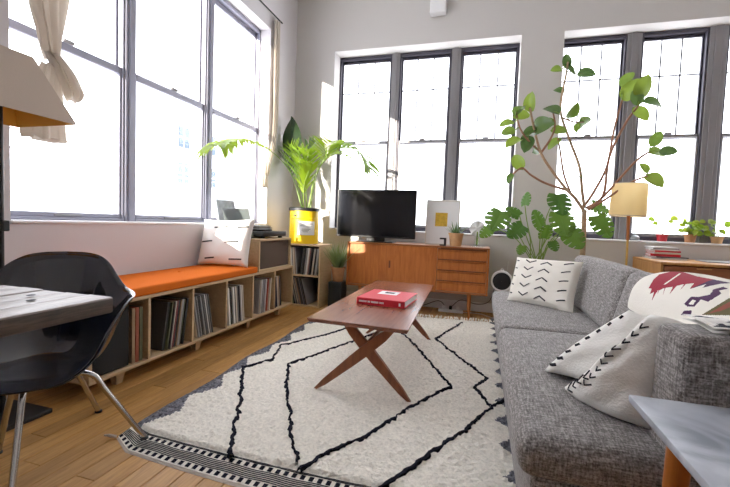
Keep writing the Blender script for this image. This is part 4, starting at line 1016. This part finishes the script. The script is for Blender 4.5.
MB().lathe([(.10, 0), (.11, .012), (.07, .02)], hub, 24).build('mount_plate', M['iron'], ch)
feet = [Vector((-1.362, 1.352, .026)), Vector((-1.50, .925, .0)), Vector((-1.855, 1.10, .0)), Vector((-1.80, 1.50, .0))]
for ft in feet:
    ft = Vector((ft.x, ft.y, ft.z)); h2 = Vector((hub.x, hub.y, 0)); d = (Vector((ft.x, ft.y, 0)) - h2); kz = .345
    k1 = h2 + d * .42; pts = [h2 + d * .05 + Vector((0, 0, kz + .01)), h2 + d * .25 + Vector((0, 0, kz + .008)), k1 + Vector((0, 0, kz)), h2 + d * .53 + Vector((0, 0, kz - .022)), h2 + d * .60 + Vector((0, 0, kz - .07)), Vector((ft.x, ft.y, ft.z + .006))]
    sp_ = spline(pts[:5], 5) + [pts[5]]
    lg = MB().tube(sp_, .0115, 12).build('leg', M['chrome'], ch, smooth=60); MB().lathe([(.016, 0), (.016, .008), (.011, .012)], ft, 14).build('glide', M['black'], lg)
# the dark square on the floor behind the chair is the lamp's black base
# ================================================================== SQUARE SHADE FLOOR LAMP
LC = Vector((-2.135, 1.288, 0)); hb, ht, z1_, z2_ = .204, .086, 1.428, 1.716
fl2 = thing('floor_lamp', 'floor lamp with square tapered beige shade and black pole behind the armchair', 'floor lamp', LC)
def sq(h, z): return [LC + Vector((-h, -h, z)), LC + Vector((h, -h, z)), LC + Vector((h, h, z)), LC + Vector((-h, h, z))]
o_ = MB(); q0, q1 = sq(hb, z1_), sq(ht, z2_); o_.add(q0 + q1, [(k, (k + 1) % 4, 4 + (k + 1) % 4, 4 + k) for k in range(4)]); shd = o_.build('lamp_shade', M['linen'], fl2, smooth=0)
i_ = MB(); q0, q1 = sq(hb - .004, z1_), sq(ht - .004, z2_); i_.add(q0 + q1, [(4 + k, 4 + (k + 1) % 4, (k + 1) % 4, k) for k in range(4)]); i_.build('gold_lining', M['gold'], shd, smooth=0)
rimm = MB(); q0, q1 = sq(hb, z1_), sq(hb - .004, z1_); rimm.add(q0 + q1, [(4 + k, 4 + (k + 1) % 4, (k + 1) % 4, k) for k in range(4)]); rimm.build('shade_rim', M['linen'], shd, smooth=0)
MB().tube([LC + Vector((0, 0, .02)), LC + Vector((0, 0, 1.52))], .012, 12).build('pole', M['iron'], fl2)
MB().box(LC.x - .135, LC.x + .135, LC.y - .135, LC.y + .135, 0, .022, .004).build('lamp_base', M['iron'], fl2)
MB().lathe([(.013, 1.47), (.024, 1.475), (.024, 1.535), (.013, 1.54)], LC, 16).build('socket', M['iron'], fl2)
MB().lathe([(.012, 1.54), (.03, 1.57), (.032, 1.60), (.018, 1.635), (.002, 1.64)], LC, 18).build('bulb', M['paper'], fl2)
MB().tube([LC + Vector((.0, 0, .925)), LC + Vector((.034, .0, .925))], .016, 10).box(LC.x + .01, LC.x + .04, LC.y - .014, LC.y + .014, .90, .95, .004).build('height_knob', M['iron'], fl2)

# ================================================================== BEHIND THE SOFA: MONSTERA, FIG, LAMP, DESK
def heart(L, Wd, slits=5):
    """split leaf: full inner blade with notched lobes on each side, tip along +Y"""
    mb = MB(); n = slits; sub = 10
    def outw(t): return Wd * .5 * max(0, math.sin(PI * min(1, (t + .16) / 1.16) ** .9)) ** .6
    for sg in (-1, 1):
        vs = []; fs = []; N_ = n * sub
        for k in range(N_ + 1):
            t = k / N_; ph = (k % sub) / sub; w = outw(t) if t < 1 else .004
            cutd = .28 if (k % sub == 0 and 0 < k < N_) else 1.0
            back = -.16 * (1 - t) ** 2
            vs.append((0, t * L, 0)); vs.append((sg * w * .42, (t + back * .35 + .03) * L, .03 * L)); vs.append((sg * w * cutd, (t + back + .06 * cutd) * L, (-.02 if cutd == 1 else .02) * L))
        for k in range(N_):
            f1 = (3 * k, 3 * k + 1, 3 * k + 4, 3 * k + 3); f2 = (3 * k + 1, 3 * k + 2, 3 * k + 5, 3 * k + 4)
            fs += [f1, f2] if sg > 0 else [f1[::-1], f2[::-1]]
        mb.add(vs, fs)
    return mb
mleaf = heart(1, .95).mesh('leaf', smooth=60); mleaf.materials.append(M['monst'])
def oval(L=1, Wd=.66, n=8, curl=.12):
    mb = MB(); vs = []
    for j in range(n + 1):
        t = j / n; w = Wd * .5 * (math.sin(PI * min(1, t ** .92)) ** .55 if 0 < t < 1 else 0.0) + .001; z = -curl * (2 * t - .6) ** 2
        vs += [(-w, t * L, z + w * .28), (-w * .5, t * L, z + w * .08), (0, t * L, z), (w * .5, t * L, z + w * .08), (w, t * L, z + w * .28)]
    fs = []
    for j in range(n):
        for k in range(4): fs.append((5 * j + k, 5 * j + k + 1, 5 * j + k + 6, 5 * j + k + 5))
    return mb.add(vs, fs)
fleaf = oval().mesh('leaf', smooth=80); fleaf.materials.append(M['fig'])
fleafd = oval().mesh('leaf_dark', smooth=80); fleafd.materials.append(M['fig_dark'])
# monstera
MC = Vector((.555, 4.40, 0))
mo = thing('monstera_plant', 'split leaf monstera in a woven stand pot between the two windows', 'potted plant', MC)
MB().lathe([(.105, .40), (.13, .60), (.137, .61), (.137, .632), (.125, .632), (.12, .605), (.001, .60)], MC, 32, cap=(True, False)).build('pot', plain('dark_clay', (.10, .065, .045), .7), mo)
MB().lathe([(.0, .618), (.122, .612)], MC, 24, cap=(False, False)).build('soil', M['soil'], mo)
for a in (.4, 2.0, 3.5, 5.1): MB().tube([MC + Vector((.12 * math.cos(a), .12 * math.sin(a), .60)), MC + Vector((.14 * math.cos(a), .14 * math.sin(a), 0))], [.012, .010], 8).build('stand_leg', M['teak'], mo)
MB().tube([MC + Vector((.115 * math.cos(a), .115 * math.sin(a), .385)) for a in np.linspace(0, 2 * PI, 25)], .012, 8).build('stand_ring', M['teak'], mo)
sb_ = MC + Vector((0, 0, .60))
rg = random.Random(21)
ML = [(497, 220, 4.30, .30, (-.25, -.5, -.55), (0, -.85, .5)), (526, 199, 4.35, .15, (.1, .2, .8), (-.7, -.6, .2)), (516, 231, 4.25, .21, (-.6, -.3, -.5), (.3, -.7, .6)), (538, 219, 4.3, .20, (-.4, -.2, .7), (.4, -.7, .3)),
      (560, 204, 4.30, .27, (.1, -.5, -.7), (.15, -.9, .35)), (563, 224, 4.22, .28, (.2, -.4, -.8), (.2, -.9, .3)), (574, 238, 4.20, .24, (.5, -.3, -.7), (-.1, -.9, .4)), (603, 226, 4.40, .26, (.4, -.3, -.8), (.2, -.9, .3)),
      (600, 208, 4.48, .19, (.7, .1, -.3), (0, -.8, .6)), (521, 250, 4.22, .11, (-.3, -.4, -.7), (0, -.9, .4)), (554, 246, 4.2, .12, (.2, -.4, -.6), (0, -.9, .4)), (486, 232, 4.32, .16, (-.6, -.2, -.6), (0, -.8, .6)), (513, 212, 4.42, .17, (-.5, .1, .3), (.4, -.7, .3)), (546, 232, 4.33, .16, (.1, -.3, .6), (.2, -.8, .2))]
for k, (x, y, yd, L, d, up) in enumerate(ML):
    c = ony(x, y, yd); d = Vector(d).normalized(); b_ = c - d * L * .45; o = place(mleaf, 'leaf', mo, frame(b_, d, up, L * .92))
    m_ = (sb_ + b_) / 2 + Vector((rg.uniform(-.04, .04), rg.uniform(-.04, .02), .10 if b_.z > sb_.z + .1 else .12))
    MB().tube(spline([sb_ + Vector((rg.uniform(-.05, .05), rg.uniform(-.04, .04), 0)), m_, b_], 6), .0052, 6).build('leaf_stem', M['stem'], mo)
# fig tree
FC = Vector((.955, 4.30, 0))
ft_ = thing('fig_tree', 'tall bare branched fig tree behind the sofa in front of the window', 'fig tree', FC)
MB().lathe([(.14, 0), (.18, .28), (.188, .285), (.188, .32), (.172, .32), (.17, .29), (.001, .29)], FC, 32, cap=(True, False)).build('pot', M['terra_pale'], ft_)
MB().lathe([(.0, .305), (.17, .30)], FC, 24, cap=(False, False)).build('soil', M['soil'], ft_)
tr = [FC + Vector((0, 0, .30)), FC + Vector((.008, 0, .6)), ony(583, 245, 4.30), ony(584, 222, 4.30), ony(584.5, 210, 4.30)]
MB().tube(spline(tr, 5), [.028 - .006 * i / 20 for i in range(21)], 12).build('trunk', M['bark'], ft_)
BR = [([(584.5, 212), (575, 198), (567, 190), (553, 172), (541, 153), (534, 128), (530, 108)], 4.30, 4.18, .012), ([(566, 190), (545, 183), (531, 175), (522, 168), (513, 174)], 4.28, 4.12, .007),
      ([(584.5, 208), (582, 190), (579.5, 167), (570, 141), (561, 114), (562, 95), (566, 75), (568, 62)], 4.30, 4.40, .010), ([(585, 205), (595, 190), (607, 166), (614, 130), (622, 100)], 4.30, 4.36, .009),
      ([(586, 208), (603, 196), (609, 158), (624, 126), (638, 106)], 4.30, 4.15, .009), ([(587, 209), (603, 197), (634, 163), (649, 152)], 4.29, 4.20, .008), ([(588, 210), (606, 199), (630, 183), (647, 176)], 4.29, 4.12, .007),
      ([(572, 196), (564, 175), (560, 150), (558, 138)], 4.29, 4.33, .006), ([(541, 153), (551, 138), (555, 125), (553, 112)], 4.24, 4.20, .006), ([(541, 153), (528, 140), (520, 128), (516, 112)], 4.24, 4.14, .006), ([(563, 118), (574, 122), (584, 122)], 4.36, 4.40, .004)]
bpts = []
for px, ya, yb_, r in BR:
    n = len(px); P_ = [ony(x, y, ya + (yb_ - ya) * i / (n - 1)) for i, (x, y) in enumerate(px)]; sp_ = spline(P_, 5)
    MB().tube(sp_, [.0045 + r * (1.05 - .6 * i / (len(sp_) - 1)) for i in range(len(sp_))], 8).build('branch', M['twig'] if r < .0095 else M['bark'], ft_)
    bpts += sp_
LV = [(530, 103, 17, 0), (519, 109, 16, 0), (522, 115, 15, 0), (507, 123, 13, 0), (509, 131, 13, 0), (514, 141, 17, 0), (518, 162, 16, 0), (551, 109, 19, 1), (540, 126, 24, 1), (527, 142, 18, 1), (530, 131, 14, 1), (549, 122, 11, 0), (559, 130, 13, 0), (554, 143, 13, 0),
      (567, 61, 11, 1), (557, 69, 10, 0), (570, 69, 13, 1), (586, 73, 14, 1), (559, 90, 11, 1), (573, 112, 15, 0), (584, 123, 17, 0), (577, 127, 8, 0), (581, 176, 10, 0), (510, 178, 10, 0), (627, 79, 14, 0), (631, 90, 20, 0), (643, 87, 18, 0), (655, 103, 19, 1), (641, 113, 15, 0), (637, 97, 14, 1),
      (656, 139, 13, 0), (659, 153, 18, 0), (668, 151, 12, 1), (654, 179, 17, 0), (645, 168, 10, 0), (536, 150, 12, 1)]
rg = random.Random(9)
for x, y, s_, dk in LV:
    c0_ = min(bpts, key=lambda q: (q - ony(x, y, q.y)).length); c = ony(x, y, c0_.y + rg.uniform(-.06, .04)); L = s_ * 1.08 * c.y / FPX
    d = (c - c0_); d = d.normalized() if d.length > .02 else Vector((rg.uniform(-1, 1), -.2, .3)).normalized()
    d = (d + Vector((rg.uniform(-.25, .25), rg.uniform(-.5, .1), rg.uniform(-.3, .15)))).normalized(); b_ = c - d * L * .5
    up = Vector((rg.uniform(-.5, .5), -1, rg.uniform(.1, .9)))
    place(fleafd if dk else fleaf, 'leaf', ft_, frame(b_, d, up, L))
    if (b_ - c0_).length > .02: MB().tube([c0_, (c0_ + b_) / 2 + Vector((0, 0, .01)), b_], .0055, 5).build('petiole', M['stem'], ft_)
# reading lamp
la = thing('reading_lamp', 'floor lamp with cream drum shade and brass pole behind the sofa', 'floor lamp', (1.33, 4.28, 0))
LT = Vector((1.33, 4.28, 0)); A_ = Matrix.Translation((1.315, 4.28, 1.155)) @ Matrix.Rotation(math.radians(1.2), 4, 'Y')
MB().lathe([(.152, 0), (.143, .30)], (0, 0, 0), 40, M=A_, cap=(False, False)).build('lamp_shade', M['cream_shade'], la)
MB().lathe([(.153, -.003), (.1535, .004)], (0, 0, 0), 40, M=A_, cap=(False, False)).lathe([(.144, .297), (.1435, .303)], (0, 0, 0), 40, M=A_, cap=(False, False)).build('shade_trim', M['jute'], la)
MB().tube([(1.325, 4.28, 1.22), (1.333, 4.28, .93)], [.017, .013], 12).build('pole_grip', M['teak'], la); MB().tube([(1.333, 4.28, .94), (1.345, 4.28, .012)], .010, 10).build('pole', M['brass'], la)
MB().lathe([(.13, 0), (.13, .01), (.02, .025)], (1.345, 4.28, 0), 28).build('lamp_base', M['brass'], la)
MB().lathe([(.01, 1.22), (.028, 1.27), (.03, 1.31), (.01, 1.34)], (1.322, 4.28, 0), 14).build('bulb', M['paper'], la)
# desk
dk = thing('writing_desk', 'wooden writing desk under the right window behind the sofa', 'desk', (2.1, 4.48, 0))
ex0, ex1, ey0, ey1, ez = 1.555, 2.75, 4.12, 4.81, .752
bx('desk_top', M['desk'], dk, ex0, ex1, ey0, ey1, ez - .025, ez, .004)
bx('side_panel', M['desk'], dk, ex0 + .004, ex0 + .024, ey0 + .004, ey1, .12, ez - .025); bx('side_panel', M['desk'], dk, ex1 - .024, ex1 - .004, ey0 + .004, ey1, .12, ez - .025)
for k in range(3):
    d_ = bx('drawer', M['desk_dark'], dk, ex0 + .028, ex0 + .62, ey0 + .004, ey0 + .022, ez - .03 - (k + 1) * .19, ez - .035 - k * .19, .003)
    MB().box(ex0 + .27, ex0 + .38, ey0 - .008, ey0 + .006, ez - .05 - k * .19, ez - .04 - k * .19, .003).build('drawer_pull', M['desk'], d_)
bx('inner_panel', M['desk_dark'], dk, ex0 + .62, ex0 + .64, ey0 + .01, ey1, .12, ez - .025); bx('back_panel', M['desk_dark'], dk, ex0 + .024, ex1 - .024, ey1 - .02, ey1 - .01, .3, ez - .025)
for x in (ex0 + .03, ex1 - .03):
    for y in (ey0 + .04, ey1 - .04): MB().tube([(x, y, .12), (x, y, 0)], [.02, .014], 10).build('leg', M['desk_dark'], dk)
bxp = onz(660, 258, ez); z_ = ez + .0005
for k, (cn, w, d_, h_, ox) in enumerate((('white', .17, .12, .014, .02), ('charcoal', .16, .12, .012, .05), ('rust', .14, .10, .022, .0), ('cream', .13, .10, .018, .015), ('maroon', .13, .095, .016, .0), ('white', .13, .10, .012, -.02), ('grey', .125, .10, .012, -.015), ('white', .12, .10, .010, -.03))):
    t = thing('book', '%s book, %s from the bottom of the pile on the desk' % ({'rust': 'red', 'maroon': 'dark red'}.get(cn, cn), ORD[k]), 'book', (1.765 + ox * .6, 4.66, z_), 'books piled on the desk'); w *= .88; col = M['bookred'] if cn in ('rust', 'maroon') else M['rec_' + cn]
    R3 = Matrix.Translation((1.765 + ox * .6, 4.66, z_)) @ Matrix.Rotation(.12 * math.sin(k * 2.1), 4, 'Z')
    MB().box(-w, w, -d_, d_, 0, .002, M=R3).box(-w, w, -d_, d_, h_ - .002, h_, M=R3).box(-w, w, -d_, -d_ + .003, .002, h_ - .002, M=R3).build('cover', col, t, smooth=0); MB().box(-w + .004, w - .004, -d_ + .003, d_ - .004, .002, h_ - .002, M=R3).build('page_block', M['paper'], t, smooth=0); z_ += h_ + .0004
tag(MB().box(2.02, 2.36, 4.36, 4.60, ez + .0005, ez + .010, .001).build('folder', M['rec_grey']), 'grey paper folder lying flat on the desk top', 'folder')
# pots on the sill
def sillplant(name, label, x, r, h, mat, leaves, seed, big=.062):
    t = pot(name, label, (x, 4.955, .9205), r * .8, r, h, mat, rim=.008); rg = random.Random(seed); b = Vector((x, 4.955, .92 + h - .02))
    for k in range(leaves):
        a = rg.uniform(0, 2 * PI); e = rg.uniform(-.1, 1.2); ln = rg.uniform(.05, .15); d = Vector((math.cos(a) * math.cos(e), math.sin(a) * math.cos(e) * .6, math.sin(e) + .2)); q = b + d * ln + Vector((0, 0, .02))
        if q.y > 5.02: q.y = 5.02
        MB().tube([b, (b + q) / 2 + Vector((0, 0, .02)), q], .003, 4).build('leaf_stem', M['stem'], t)
        dd = Vector((d.x, -.3, rg.uniform(-.4, .4))).normalized(); place(rleaf, 'leaf', t, frame(q - dd * big * .3, dd, (rg.uniform(-.4, .4), -1, .6), big * rg.uniform(.75, 1.25)))
    return t
rleaf = oval(1, .95, 6, .06).mesh('round_leaf', smooth=80); rleaf.materials.append(M['lime'])
xr = ony(662, 238, 4.955).x
rp = pot('potted_seedling', 'small sprouting plant in a red pot on the window sill', (xr, 4.955, .9205), .042, .05, .075, M['redpot'], rim=.008)
b = Vector((xr, 4.955, .98))
for (x, y, s_) in ((655, 220, .07), (658, 224, .055), (670, 219, .075), (668, 222, .05)):
    q = ony(x, y, 4.93); MB().tube(spline([b, b + Vector((.005, 0, .06)), q], 5), .0025, 5).build('leaf_stem', M['stem'], rp); dd = Vector((1 if x > 662 else -1, -.2, .1)); place(rleaf, 'leaf', rp, frame(q, dd, (0, -.8, .6), s_))
sillplant('potted_pilea', 'bushy lime green plant in a terracotta pot on the window sill', ony(690, 238, 4.955).x, .052, .085, M['terra'], 26, 1)
sillplant('potted_pilea', 'small lime green plant in a tan pot at the far right of the sill', ony(717, 238, 4.955).x, .052, .07, M['terra_pale'], 10, 2)
gb = MB().lathe([(.03, 0), (.045, .012), (.042, .035), (.02, .055), (.002, .058)], (ony(635, 238, 4.955).x, 4.955, .9205), 18).build('glass_dome', plain('smoky_glass', (.30, .32, .33), .15)); tag(gb, 'small smoky grey dome on the window sill beside the lamp', 'ornament')
